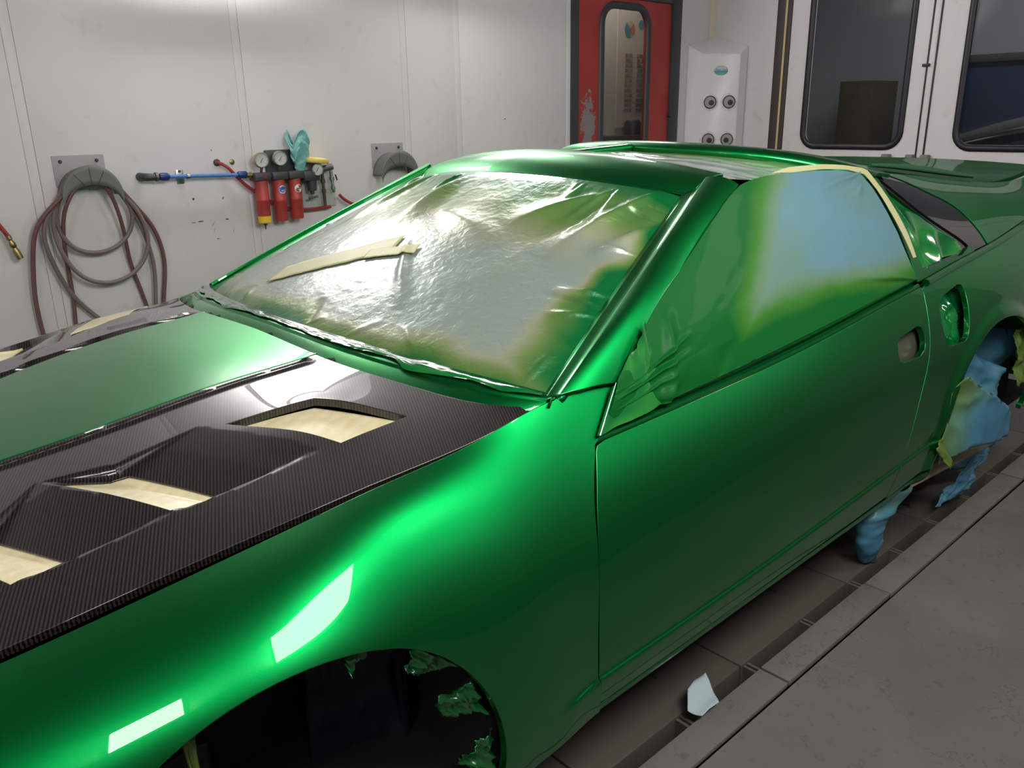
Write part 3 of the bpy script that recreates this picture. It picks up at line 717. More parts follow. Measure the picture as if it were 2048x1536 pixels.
def build_body():
    SG = None
    for sgn, h in ((-1, .013), (1, .03)):
        SG = build_side(sgn, h); ref = (0, sgn, .6)
        PS = pillar_surf(sgn); hh = h*1.1
        ap = panel('windscreen_pillar', PS, [(a, 0.0) for a in np.linspace(.0, 1, 40)]+[(1.0, w) for w in np.linspace(.05, .95, 6)]+[(a, 1.0) for a in np.linspace(1, .03, 40)]+[(.02, .8), (.004, .4)], M['paint'], car, (), .02, ref, .02, .002)
        # middle post between door glass and quarter window
        panel('door_post', SG, [(2.405, .02), (2.46, .03), (2.458, .3), (2.452, .6), (2.449, 1.0), (2.395, 1.0), (2.40, .5)], M['paint'], car, (), .02, ref, .02)
        # body skin around the quarter window, below the black arc
        panel('window_sill', SG, [(2.45, .93), (2.60, .955), (2.73, .985), (2.765, .96), (2.80, .93), (2.83, 1.0), (2.45, 1.0)], M['paint'], car, (), .02, ref, .012)
        sail = [(2.455, -.015), (2.632, .081), (2.749, .221), (2.86, .399), (2.912, .602), (2.936, .821), (2.945, 1.0)]
        s1 = curve_pts(sail, 30)
        panel('sail_panel', SG, [tuple(q) for q in s1]+[(x, 1.0) for x in np.linspace(3.0, 3.82, 14)]+[(3.82, v) for v in np.linspace(.9, .06, 8)]+[(x, 0.02) for x in np.linspace(3.8, 2.6, 22)], M['paint'], car, (), h*1.3, ref, .014)
        inner = curve_pts([(2.462, .03), (2.521, .175), (2.59, .38), (2.739, .736), (2.79, .86), (2.825, 1.0)], 30)
        def SB_(u, v): p = SG(u, v).copy(); p[..., 1] -= sgn*.004; return p
        panel('quarter_trim', SB_, [tuple(q) for q in s1+np.array([-.004, .006])]+[tuple(q) for q in inner[::-1]], M['black_trim'], car, (), .02, ref, .012)
        # quarter window opening, recessed
        def SR(u, v): p = SG(u, v).copy(); p[..., 1] -= sgn*.010; return p
        inn = [(2.456, .12), (2.50, .20), (2.56, .36), (2.70, .72), (2.745, .85), (2.757, .92), (2.745, .965), (2.70, .965), (2.58, .945), (2.449, .93)]
        panel('window_seal', SR, [tuple(q) for q in curve_pts([(2.47, .04), (2.521, .19), (2.59, .40), (2.739, .75), (2.785, .86), (2.80, .95)], 20)]+[(2.73, .995), (2.60, .965), (2.445, .94)]+[(2.447, .6), (2.45, .3)], M['black_trim'], car, [inn], .02, ref, .012)
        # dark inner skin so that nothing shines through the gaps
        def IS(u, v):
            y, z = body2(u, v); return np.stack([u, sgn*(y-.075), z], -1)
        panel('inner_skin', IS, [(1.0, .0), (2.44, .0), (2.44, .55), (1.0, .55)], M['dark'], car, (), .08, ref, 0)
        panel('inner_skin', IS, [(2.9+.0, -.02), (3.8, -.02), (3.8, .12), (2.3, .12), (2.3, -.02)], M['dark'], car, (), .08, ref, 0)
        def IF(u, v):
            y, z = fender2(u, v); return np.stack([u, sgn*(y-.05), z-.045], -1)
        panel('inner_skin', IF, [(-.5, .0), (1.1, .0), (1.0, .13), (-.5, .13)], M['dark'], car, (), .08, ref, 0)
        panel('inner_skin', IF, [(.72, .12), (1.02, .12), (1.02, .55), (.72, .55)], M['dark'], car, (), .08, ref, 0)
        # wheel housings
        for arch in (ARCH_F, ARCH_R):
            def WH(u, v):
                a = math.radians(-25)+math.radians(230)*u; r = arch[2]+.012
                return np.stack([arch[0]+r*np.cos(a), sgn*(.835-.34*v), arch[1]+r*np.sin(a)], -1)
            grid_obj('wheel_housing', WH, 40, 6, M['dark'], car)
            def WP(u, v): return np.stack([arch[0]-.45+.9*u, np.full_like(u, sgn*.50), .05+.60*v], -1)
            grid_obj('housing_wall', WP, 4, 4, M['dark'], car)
        # rail bead beside the hatch
        xs = np.linspace(2.47, 3.30, 40)
        tubeo('hatch_rail', [(x, sgn*(float(_ty(x))-.010), float(_tz(x))+.016+.004*math.sin(math.pi*i/39)) for i, x in enumerate(xs)], [.004+.007*math.sin(math.pi*min(1, (i+1)/40)*.9) for i in range(40)], M['paint'], car, 10)
    for sgn in (-1, 1):
        def FS(u, v):
            a = ws_surf(np.full_like(u, .935 if sgn > 0 else -.965), u*.99); b = np.stack([AI[0](u), sgn*AI[1](u), AI[2](u)], -1); b[..., 2] -= .005
            a[..., 2] -= .026 if sgn > 0 else .016; p = a+(b-a)*v[..., None]; p[..., 2] -= .008*np.sin(math.pi*v)*v; return p
        grid_obj('windscreen_frame', FS, 40, 5, M['paint'], car, thick=.012, ref=(-.3, 0, 1))
    panel('windscreen_header', header_surf, [(s, 0.0) for s in np.linspace(-1, 1, 60)]+[(1, t) for t in np.linspace(.1, .9, 8)]+[(s, 1.0) for s in np.linspace(1, -1, 60)]+[(-1, t) for t in np.linspace(.9, .1, 8)], M['paint'], car, (), .03, (0, 0, 1), .03, .002)
    panel('roof_hoop', hoop_surf, [(s, 0.0) for s in np.linspace(-1, 1, 70)]+[(1, t) for t in np.linspace(.1, .9, 8)]+[(s, 1.0) for s in np.linspace(1, -1, 70)]+[(-1, t) for t in np.linspace(.9, .1, 8)], M['paint'], car, (), .03, (0, 0, 1), .012, .002)
    o = [(2.16+.26*abs(s)**2.2, s*.995) for s in np.linspace(-1, 1, 40)]+[(3.82, s*.995) for s in np.linspace(1, -1, 40)]
    o = [(2.18+.28*abs(s)**2.2, s*.99) for s in np.linspace(-1, 1, 40)]+[(3.84, s*.99) for s in np.linspace(1, -1, 40)]
    panel('rear_hatch', hatch_surf, o, M['paint'], car, (), .03, (0, 0, 1), .02)
    def TB(u, v):
        x = 1.72+.36*u; return np.stack([x, -.035+.07*v, 1.222+.012*u-.006*(2*v-1)**2], -1)
    grid_obj('roof_bar', TB, 10, 6, M['paint'], car, thick=.02, ref=(0, 0, 1))
    # rear face, floor pan and cabin floor: closes the shell
    boxo('floor_pan', (-.55, -.78, .20), (3.75, .78, .235), M['dark'], car)
    boxo('rear_face', (3.80, -.72, .24), (3.84, .72, 1.02), M['paint'], car, .01)
    boxo('bulkhead', (.97, -.70, .235), (1.0, .70, .80), M['dark'], car); boxo('front_beam', (-.56, -.55, .24), (-.52, .55, .50), M['dark'], car)
    for sgn in (-1, 1): boxo('engine_bay_side', (-.5, sgn*.50-.01, .235), (.97, sgn*.50+.01, .66), M['dark'], car)
    def NB(u, v):
        y = -.60+1.2*u; w = np.abs(2*u-1); x = -.47-.40*(1-w**3.2)*np.sin(math.pi*np.clip(.12+.62*v, 0, 1)); return np.stack([x, y, .575-.035*w**2-.33*v], -1)
    grid_obj('front_bumper', NB, 40, 16, M['paint'], car, thick=.012, ref=(-1, 0, .3))
    # cowl between bonnet and windscreen
    hr = spl([0, .15, .284, .385, .513, .6, .657, .722, .75], [.785, .781, .781, .79, .817, .845, .873, .929, .96])
    def CW(s, t):
        s = np.asarray(s, float); t = np.asarray(t, float); b = WB(s)
        y = b[..., 1]*(1-.012*(1-t)); x0 = hr(np.minimum(np.abs(y), .75))+.004; z0 = hood_base(np.minimum(x0, .95), y)-.010
        k = t[..., None]; a = np.stack([x0, y, z0], -1); p = a+(b-a)*k
        p[..., 2] += .006*np.sin(math.pi*np.clip(t, 0, 1))*1.0+.004*smooth((t-.45)/.1)*(1-smooth((t-.75)/.1)); return p
    panel('cowl', CW, [(s, 0.0) for s in np.linspace(-1, 1, 60)]+[(1, .5)]+[(s, 1.03) for s in np.linspace(1, -1, 60)]+[(-1, .5)], M['paint'], car, (), .02, (0, 0, 1), .02, .002)
    return hr, CW
hood_rear, COWL = build_body()
# --- bonnet ----------------------------------------------------------------
GRX = spl([-.5, 0, .217, .29, .481, .738, .95], [.10, .175, .212, .232, .258, .272, .285])       # half width of the painted middle
DIAMOND = [(.513, .432), (.663, .469), (.757, .62), (.621, .623)]
VENT2 = [(.253, .374), (.352, .426), (.432, .597), (.354, .59)]
VENT3 = [(.060, .358), (.160, .440), (.222, .573), (.144, .578)]
YU = lambda x: np.interp(x, [-.1, .05, .150, .235, .340, .461, .56], [.33, .342, .432, .358, .418, .410, .402])
YL = lambda x: .580+.095*(x-.145)
def hood_z3(x, y):
    x = np.asarray(x, float); a = np.abs(np.asarray(y, float)); z = hood_base(x, y)
    q = x-.5*(a-.44)
    dep = np.interp(q, [.088, .150, .1501, .24, .283, .2831, .340, .3401, .43, .50], [0, .020, .020, .006, 0, 0, .020, .020, .007, 0])
    z = z-dep*smooth((YL(x)+.001-a)/.012)*smooth((a-YU(x)+.011)/.010)
    # raised land round the diamond
    z = z+.012*np.exp(-(((x-.64)/.10)**2+((a-.535)/.085)**2))
    g = GRX(x); fade = 1-smooth((x-.735)/.03)
    z = z-.012*smooth((a-g-.001)/.004)*(1-smooth((a-g-.022)/.006))*fade+.005*np.exp(-((a-g-.033)/.007)**2)*fade
    return z
def hood_side(sgn):
    def S(u, v): return np.stack([u, sgn*np.asarray(v, float), hood_z3(u, v)], -1)
    return S
def build_hood():
    hood = panel('hood', lambda u, v: np.stack([u, v, hood_z3(u, v)+.0015], -1),
                 [(x, -float(GRX(x))) for x in np.linspace(-.5, float(hood_rear(.275)), 40)]+[(float(hood_rear(abs(y)))-.004, y) for y in np.linspace(-.27, .27, 20)]+[(x, float(GRX(x))) for x in np.linspace(float(hood_rear(.275)), -.5, 40)],
                 M['paint'], car, (), .02, (0, 0, 1), .009, .0014)
    for sgn, h in ((-1, .0062), (1, .014)):
        o = [(x, float(GRX(x))+.0016) for x in np.linspace(-.5, float(hood_rear(.275))-.003, 60)]
        o += [(float(hood_rear(y))-.004, y) for y in np.linspace(.285, .722, 24)]
        o += [(x, float(hood_y(x))-.004-.018*float(smooth((.9-x)/.7))) for x in np.linspace(.925, -.5, 60)]
        ln = [[(x, YL(x)) for x in np.linspace(.23, .34, 9)], [(x, YL(x)) for x in np.linspace(.44, .60, 12)], [(x, YL(x)) for x in np.linspace(-.1, .135, 12)], [(x, float(YU(x))-.011) for x in np.linspace(-.1, .55, 60)], [(x, float(YU(x))-.006) for x in np.linspace(-.1, .5, 60)], [(x, float(YU(x))-.001) for x in np.linspace(-.1, .5, 60)]]
        panel('carbon_wing', hood_side(sgn), o, M['carbon'], hood, [DIAMOND, VENT2, VENT3], h, (0, 0, 1), .014, .0018, ln)
    for sgn in (-1, 1):
        for nm, poly, w in (('diamond vent', DIAMOND, 0), ('middle vent', VENT2, 1), ('front vent', VENT3, 2)):
            c = np.mean(poly, 0); P = [tuple(c+(np.array(q)-c)*1.04) for q in poly]
            def MS(u, v): return np.stack([u, sgn*np.asarray(v, float), (hood_base(u, v)-(.014 if sgn < 0 else -.004) if w == 0 else hood_z3(u, v)-(.004 if sgn < 0 else -.012*0+.001))], -1)
            o = panel('vent_masking', MS, P, M['tape'], None, (), .012, (0, 0, 1), .002, .0005)
            tag(o, 'cream tape closing the %s on the %s half of the bonnet' % (nm, 'near' if sgn < 0 else 'far'), 'masking tape', 'vent masking on the bonnet')
build_hood()
# --- masking ---------------------------------------------------------------
def normal_offset(S, ref, f):
    def T(u, v):
        u = np.asarray(u, float); v = np.asarray(v, float)
        n = surf_normals(S, u, v, 2e-3); n = n*np.where((n*np.array(ref)).sum(-1, keepdims=True) < 0, -1, 1)
        return S(u, v)+n*f(u, v)[..., None]
    return T
def plain_sheet(name, T, outer, m, h, attr=None, parent=None, holes=()):
    """sheet whose normals come from its own folds"""
    V, F = triangulate(outer, list(holes), h); P = T(V[:, 0], V[:, 1])
    o = mkobj(name, P, [tuple(f) for f in F], m, parent, True)
    bm = bmesh.new(); bm.from_mesh(o.data); bmesh.ops.recalc_face_normals(bm, faces=bm.faces); bm.to_mesh(o.data); bm.free()
    for key, fn_ in (attr or {}).items():
        at = o.data.attributes.new(key, 'FLOAT', 'POINT'); at.data.foreach_set('value', np.asarray(fn_(V[:, 0], V[:, 1]), float).astype(np.float32))
    return o
def ridged(scale, seed, octaves=3):
    ns = [vnoise(scale*2**k, seed+k) for k in range(octaves)]
    def f(u, v):
        z = 0
        for k, n in enumerate(ns): z = z+(.5-np.abs(n(u+.13*k, v+.37*k))*2)/1.8**k
        return z
    return f
def windscreen_masking():
    lo = vnoise(3, 21); lo2 = vnoise(7, 22); fine = ridged(9, 31, 3)
    rr = random.Random(4)
    W, H = .64, .80
    def top(r):
        return (r.uniform(-.95, .95)*W, .93*H, r.uniform(-.35, .35), -1)
    def near(r): return (-.95*W, r.uniform(.05, .9)*H, 1, r.uniform(-.5, .15))
    def far(r): return (.95*W, r.uniform(.1, .9)*H, -1, r.uniform(-.3, .3))
    def bot(r): return (r.uniform(-.95, .4)*W, .04*H, r.uniform(-.9, .9), .8)
    A = [folds(8, 1, top, (.08, .22), (.006, .016), (.003, .008)), folds(8, 2, near, (.04, .12), (.004, .010), (.003, .007)), folds(5, 3, far, (.04, .10), (.005, .010), (.002, .005)), folds(6, 5, bot, (.04, .11), (.005, .010), (.002, .005))]
    big = [(-.43, .71, .15, -.18, .040, .020, 0), (-.565, .765, .12, -.33, .034, .022, 0), (-.60, .60, .05, -.14, .025, .012, 0), (.13, .72, -.03, -.26, .05, .020, 0), (.38, .76, .02, -.30, .024, .014, 0), (-.06, .37, -.18, -.21, .018, .009, 0), (.0, .55, -.3, -.10, .05, .008, 0)]
    def f(s, t):
        U, Vv = np.asarray(s)*W, np.asarray(t)*H
        z = sum(a(U, Vv) for a in A)
        for u0, v0, du, dv, w, a, l in [(b[0], b[1], b[2], b[3], b[4], b[5], 0) for b in big]:
            L = math.hypot(du, dv); sx = ((U-u0)*du+(Vv-v0)*dv)/L; d = (-(U-u0)*dv+(Vv-v0)*du)/L
            k = np.clip(sx/L, 0, 1); z = z+a*np.exp(-np.abs(d/(w*(.35+.9*k)))**1.6)*np.sin(math.pi*np.clip((sx+.03)/(L+.06), 0, 1))
        e = np.minimum(np.minimum(1-np.abs(s), 1), np.minimum(t, 1-t)*1.3); k = smooth(e/.10)
        return -.008-np.where(np.asarray(s) > 0, .014, .006)*(1-smooth((1-np.abs(s))/.11))+z*(.35+.65*k)+.005*lo(s*1.2, t*1.4)*k+.002*lo2(s, t)*k+.0007*fine(s*2, t*2.4)*k-.006*(1-k)
    T = normal_offset(ws_surf, (-.4, 0, 1), f)
    n1 = vnoise(5, 41); n2 = vnoise(14, 42)
    def spray(s, t):
        j = n1(s*1.3, t*1.6)*.10+n2(s, t)*.035
        d = np.minimum(np.minimum(((s+1)*W+j)/(.075+.07*smooth((.45-t)/.4)), ((1-s)*W+j)/.07), np.minimum((t*H+j*.5)/.085, ((1-t)*H+j)/.33))
        return .85*(1-smooth(d*.75))
    o = grid_obj('windscreen_masking_film', lambda u, v: T(-.985+1.97*u, .01+.97*v), 260, 200, M['film_ws'], attr={'spray': lambda u, v: spray(-.985+1.97*u, .01+.97*v)}, ref=(-.4, 0, 1))
    tag(o, 'crinkled silvery masking film over the windscreen with green overspray at its rim', 'masking film')
    # two strips of tape stuck on the film, far side
    nn = vnoise(30, 51)
    for k, (a, b, w) in enumerate((((.42, .185), (-.05, .455), .050), ((.03, .372), (-.18, .445), .026))):
        def TS(u, v):
            s = a[0]+(b[0]-a[0])*u; t = a[1]+(b[1]-a[1])*u+(v-.5)*w*2*(1-.25*np.abs(nn(u*.4, v*.2)))
            p = T(np.clip(s+(v-.5)*w*.9, -.97, .97), np.clip(t, .02, .98)); p[..., 2] += .003+.002*k; p[..., 0] -= .002; return p
        q = grid_obj('masking_tape_strip', TS, 40, 8, M['tape_plain'], thick=.0006)
        tag(q, ['long cream tape strip on the far side of the windscreen film', 'short upper cream tape strip overlapping on the windscreen film'][k], 'masking tape', 'tape strips on the windscreen film')
windscreen_masking()
def cowl_masking():
    rg = ridged(8, 301, 2); n = vnoise(24, 302); n2 = vnoise(9, 303)
    def CF(u, v):
        s = .97-1.955*u; lo = .58+.22*n(u, 0*u)+.12*n2(u*2, 0*u); t = lo+(1.10-lo)*v
        p = COWL(s, np.clip(t, 0, 1.1)); k = np.sin(math.pi*np.clip(v, 0, 1))
        p[..., 2] += .0035+.005*k*(rg(u*2.2, v*.15)-.1)+.004*(1-v)*np.abs(n(u*2, v)); p[..., 0] += .003*k*n(u*3, v); return p
    o = grid_obj('cowl_masking_film', CF, 260, 16, M['film_green'], attr={'spray': lambda u, v: .45+.4*smooth((v-.1)/.5)+.4*n2(u*3, v)}, ref=(0, 0, 1))
    tag(o, 'ragged wet green film skirt along the foot of the windscreen', 'masking film')
    dk = M['dark']
    for k, u in enumerate((.19, .30, .335, .52, .70, .12)):
        s = .97-1.955*u; a = COWL(np.array(s), np.array(.02)); b = COWL(np.array(s-.03), np.array(.14)); c = COWL(np.array(s-.055), np.array(.03)); d = COWL(np.array(s-.02), np.array(.0))
        q = mkobj('tape_tear', [tuple(p+np.array([0, 0, .003])) for p in (a, d, c, b)], [(0, 1, 2, 3)], dk); m = q.modifiers.new('thickness', 'SOLIDIFY'); m.thickness = .0006
        tag(q, 'small dark torn tape flake at the rear bonnet edge, number %s from the far side' % ('two', 'three', 'four', 'five', 'six', 'one')[k], 'tape flake', 'torn tape flakes along the bonnet edge')
cowl_masking()
def side_masking():
    SG = side3(green2, -1)
    out = [(1.075, .72), (1.12, .38), (1.20, .17), (1.313, .075), (1.478, .072), (1.60, .062), (1.73, .03), (1.92, .045), (2.11, .040), (2.335, .045), (2.352, .2), (2.354, .37), (2.36, .72), (2.380, .97), (2.0, .965), (1.6, .96), (1.25, .955), (1.09, .95)]
    lo = vnoise(3, 61); fine = vnoise(12, 62)
    def c1(r): return (2.34, .05, -1, r.uniform(.3, 3))
    def c2(r): return (2.37, .97, -1, r.uniform(-1.2, -.1))
    def c3(r): return (1.12, r.uniform(.5, .95), 1, r.uniform(-.4, .3))
    def c4(r): return (r.uniform(1.2, 1.5), .98, r.uniform(-.1, .4), -1)
    A = [folds(7, 11, c1, (.10, .35), (.010, .02), (.003, .007)), folds(5, 12, c2, (.12, .5), (.008, .02), (.003, .007)), folds(6, 13, c3, (.1, .3), (.012, .03), (.004, .010)), folds(5, 14, c4, (.15, .4), (.010, .03), (.003, .008))]
    def f(u, v): return .008+sum(a(u, v) for a in A)+.006*lo(u, v)+.001*fine(u, v)+.012*np.exp(-((u-1.245+.10*(v-.9))/.018)**2)*smooth((v-.15)/.3)*(v < 1.2)
    T = normal_offset(SG, (0, -1, .6), f)
    n1 = vnoise(4, 71)
    def spray(u, v):
        j = .5*n1(u*1.2, v)
        a = 1-smooth((u-1.40-.5*np.clip(.6-v, 0, 1))/.30+j*.4); b = smooth((v-.60-.1*smooth((u-1.9)/.4))/.34+j*.3)
        c = .35*smooth((u-2.24)/.12); d = .28*(1-smooth((u-1.74-.12*v)/.3+j*.5))
        return np.clip(.04+.86*np.maximum(a, b)+.12*c+d*.32, 0, .95)
    o = plain_sheet('window_masking_film', T, out, M['film_window'], .011, {'spray': spray})
    tag(o, 'blue and green misted masking film over the near door window', 'masking film')
    # cream tape along the roof edge and the rear edge of the window
    def S2(u, v): p = SG(u, v).copy(); p[..., 1] -= .013; p[..., 2] += .004; return p
    q = panel('masking_tape_edge', S2, [(1.86, .025), (1.95, .0), (2.1, -.01), (2.25, -.008), (2.36, .0), (2.385, .02), (2.40, .2), (2.408, .4), (2.412, .6), (2.405, .80), (2.385, .80), (2.378, .6), (2.370, .4), (2.362, .2), (2.345, .06), (2.25, .030), (2.1, .026), (1.95, .035)], M['tape_plain'], None, (), .012, (0, -1, .6), .001, .0004)
    tag(q, 'cream tape border bent around the top rear corner of the door window film', 'masking tape')
    # crumpled film in the mirror corner
    rg = ridged(5, 81, 1)
    def MC(u, v):
        # u from the fender edge back along the belt, v from the belt upwards
        b = np.stack([1.036+.20*u, -.800+.006*u, .768+.014*u+0*v], -1); t = np.stack([1.108+.13*u, -.772+.032*u, .838+.10*u], -1)
        p = b+(t-b)*v[..., None]; k = np.sin(math.pi*np.clip(u, 0, 1))**.4
        w = .014*k*(rg(u*.8+.06*v, v*.12)-.2)+.012*k; p[..., 1] -= w+.004; p[..., 0] -= .25*w; return p
    q = grid_obj('mirror_masking_film', MC, 60, 60, M['film_green'], attr={'spray': lambda u, v: .2+.7*vnoise(5, 88)(u, v)+.15}, ref=(0, -1, .3))
    tag(q, 'crumpled wet green film stuffed into the near mirror corner of the door', 'masking film')
    # quarter window film
    rq = ridged(7, 95, 1)
    def QT(u, v): p = SG(u, v).copy(); p[..., 1] += .022-.030*rq(u*1.4, v*.5)*smooth((v-.25)/.3); return p
    q = plain_sheet('quarter_window_film', QT, [(2.456, .10), (2.51, .18), (2.57, .36), (2.71, .72), (2.755, .85), (2.765, .93), (2.745, .97), (2.58, .955), (2.445, .94), (2.447, .5)], M['film_green'], .008, {'spray': lambda u, v: .25+1.1*vnoise(9, 93)(u, v)+.6*(1-smooth((v-.2)/.5))})
    tag(q, 'shiny green crumpled film in the small quarter window behind the door', 'masking film')
    # roof opening
    ln = vnoise(4, 101); rf = ridged(6, 103, 2)
    def RF(u, v):
        s = -1.02+2.04*u; a = header_surf(np.clip(s, -1, 1), np.full_like(s, 1.0)); b = hoop_surf(np.clip(s, -1, 1), np.full_like(s, .02))
        a[..., 2] -= .012; p = a+(b-a)*v[..., None]
        k = np.sin(math.pi*v)*smooth((1.02-np.abs(s))/.15)
        p[..., 2] += k*(-.008+.030*ln(u*1.5, v*.8)+.010*rf(u*1.2, v*.8)); return p
    q = grid_obj('roof_masking_film', RF, 150, 60, M['film_roof'], attr={'spray': lambda u, v: np.clip(.45*smooth((v-.7)/.3)+.35*smooth((u-.55)/.3)+.3*ln(u*2+.3, v*2), 0, 1)}, ref=(0, 0, 1))
    tag(q, 'loose grey clear film stretched over the open roof panels', 'masking film')
side_masking()
def paper(name, corners, m, label, cat='masking paper', nu=36, nv=28, amp=.012, scale=5, seed=1, spray=None, n=(0, -1, 0), group=None, th=.0008):
    """crumpled sheet over four corner points a,b,c,d (u along a-b, v from a-b to d-c)"""
    a, b, c, d = [np.array(p, float) for p in corners]; rg = ridged(scale, seed, 3); nn = np.array(n, float)
    def f(u, v):
        U, V = u[..., None], v[..., None]; p = (a*(1-U)+b*U)*(1-V)+(d*(1-U)+c*U)*V
        return p+nn*(amp*(rg(u*.7, v*.7)-.3))[..., None]
    o = grid_obj(name, f, nu, nv, m, attr={'spray': spray or (lambda u, v: .1+0*u)}, thick=th); return tag(o, label, cat, group)
def wheel_masking():
    # rear wheel: flap hanging off the arch edge
    V = [(2.54, -.905, .566), (2.79, -.95, .424), (2.853, -.96, .37), (2.845, -.97, .308), (2.725, -.975, .318), (2.598, -.965, .330), (2.514, -.955, .313), (2.457, -.93, .305), (2.451, -.905, .384), (2.474, -.905, .444), (2.482, -.905, .512)]
    rg = ridged(4, 111, 3); P = np.array(V)
    fy = lambda x, z: np.interp(x, [2.45, 2.55, 2.7, 2.85], [-.905, -.935, -.965, -.965])
    def T(u, v): return np.stack([u, fy(u, v)-.030*(rg(u, v)-.3)*smooth((u-2.45)/.08), v], -1)
    n1 = vnoise(6, 112)
    o = plain_sheet('wheel_masking_flap', T, [(p[0], p[2]) for p in V], M['paper_blue'], .010, {'spray': lambda u, v: np.clip(.50-2.6*(u-2.45)+.6*n1(u, v)+.25*smooth((v-.42)/.1), 0, 1)})
    m = o.modifiers.new('thickness', 'SOLIDIFY'); m.thickness = .001
    tag(o, 'large blue paper flap with green mist hanging off the rear wheel arch', 'masking paper')
    # deep blue sheets inside the rear arch
    paper('wheel_masking_paper', [(2.48, -.62, .06), (3.22, -.82, .06), (3.20, -.84, .58), (2.55, -.62, .66)], M['paper_blue'], 'dark folded blue paper sheet filling the rear wheel arch', seed=121, amp=.07, scale=3, nu=60, nv=50)
    paper('wheel_masking_paper', [(2.70, -.80, .26), (2.95, -.90, .22), (3.08, -.86, .46), (2.80, -.78, .60)], M['paper_blue'], 'light blue paper fold leaning out of the rear wheel arch', seed=123, amp=.03, scale=4)
    paper('wheel_masking_paper', [(3.10, -.90, .40), (3.22, -.90, .40), (3.22, -.88, .60), (3.08, -.88, .60)], M['paper_blue'], 'yellow green sprayed paper edge at the far right of the rear arch', seed=125, amp=.02, spray=lambda u, v: .9+0*u)
    paper('arch_tape', [(2.44, -.91, .40), (2.50, -.93, .31), (2.478, -.935, .29), (2.425, -.905, .36)], M['paper_blue'], 'lime green tape fold at the bottom front of the rear arch', cat='masking tape', seed=127, amp=.008, spray=lambda u, v: .85+0*u, nu=14, nv=8)
    o = boxo('cardboard_strip', (0, -.004, 0), (.60, .004, .035), mat('brown_cardboard', (.20, .15, .11), .8), None, .001); o.location = (2.40, -.86, .235); o.rotation_euler = (math.radians(-25), math.radians(-1), math.radians(-6))
    tag(o, 'brown cardboard strip under the blue flap at the rear arch', 'cardboard')
    paper('hanging_paper_strip', [(2.72, -.83, .045), (2.95, -.85, .03), (3.085, -.86, .14), (2.95, -.85, .175)], M['paper_blue'], 'light blue crumpled paper strip trailing down to the floor behind the flap', seed=131, amp=.02, scale=5)
    # masked support under the sill
    st = thing('masked_axle_stand', 'short axle stand wrapped in blue film under the sill', 'axle stand', None, (2.27, -.80, 0))
    rg2 = ridged(5, 141, 2)
    def ST(u, v):
        a = 2*math.pi*u; r = (.022+.020*smooth(v/.25)+.045*smooth((v-.45)/.5)*(.7+.3*np.cos(a)))*(1+.25*rg2(u*.8, v)); r = np.where(v < .02, .012, r)
        return np.stack([.02*(1-v)+.07*smooth((v-.5)/.5)+1.25*r*np.cos(a), r*np.sin(a)*.8, .002+.245*v], -1)
    grid_obj('film_wrap', ST, 40, 40, M['paper_blue'], st, attr={'spray': lambda u, v: .05+.35*smooth((v-.5)/.4)}, ref=None)
    latheo('stand_core', (.04, 0, .001), (0, 0, 1), [(0, .02), (.02, .018), (.20, .016)], M['darkgrey'], st, 12)
    for nm, x, y in (('axle_stand', 2.2, .74), ('axle_stand', .95, .70), ('axle_stand', .95, -.62), ('axle_stand', 2.9, -.45)):
        s2 = thing(nm, 'steel axle stand under the car at %s' % {(2.2, .74): 'the far rear sill', (.95, .70): 'the far front sill', (.95, -.62): 'the near front sill', (2.9, -.45): 'the rear axle'}[(x, y)], 'axle stand', 'axle stands', (x, y, 0))
        latheo('post', (0, 0, .02), (0, 0, 1), [(0, .03), (.17, .025), (.175, .04), (.179, .04)], M['darkgrey'], s2, 12)
        for k in range(3):
            a = 2.1*k; tubeo('leg', [(0, 0, .12), (.10*math.cos(a), .10*math.sin(a), .008)], .008, M['darkgrey'], s2, 6)
    # front arch: torn green film along the lip, dark papers inside
    rnd = random.Random(9)
    k = 0
    for a, L, w, sp, lb in ((118, .07, .10, .9, 'narrow pale green torn film hanging at the top front of the front arch'), (104, .05, .09, .7, 'dark green film fold at the crown of the front arch'), (88, .06, .12, .75, 'folded green film under the crown of the front arch'), (66, .08, .11, .8, 'green film facet on the rear shoulder of the front arch'), (45, .08, .10, .6, 'shiny green film patch on the rear shoulder of the front arch'), (22, .10, .10, .55, 'crumpled green film patch with a bright tape piece in the front arch'), (2, .09, .10, .65, 'dark green film patch low in the rear of the front arch'), (-18, .09, .08, .5, 'lowest green film patch in the rear of the front arch')):
        a0, a1 = math.radians(a-w/ARCH_F[2]*28), math.radians(a+w/ARCH_F[2]*28); r0 = ARCH_F[2]-.004; r1 = r0-L*.55
        q = lambda r, t, y: (ARCH_F[0]+r*math.cos(t), y, ARCH_F[1]+r*math.sin(t))
        paper('arch_film_scrap', [q(r0, a0, -.868), q(r0, a1, -.868), q(r1, a1-.05, -.83-rnd.uniform(0, .05)), q(r1, a0+.05, -.80-rnd.uniform(0, .05))], M['film_green'], lb, 'masking film', 18, 14, .022, 5, 150+k, (lambda u, v, sp=sp: sp*.6+0*u), group='film scraps in the front wheel arch'); k += 1
    paper('arch_film_tail', [(.255, -.80, .585), (.275, -.80, .58), (.268, -.81, .47), (.262, -.81, .47)], M['paper_blue'], 'thin olive film tail dangling inside the front arch', 'masking film', 8, 12, .008, 4, 171, lambda u, v: .9+0*u)
    paper('wheel_masking_paper', [(.52, -.60, .08), (.70, -.66, .08), (.70, -.66, .60), (.52, -.60, .60)], M['paper_shade'], 'blue paper with shade painted in, hanging deep inside the front wheel arch', seed=173, amp=.03, scale=4)
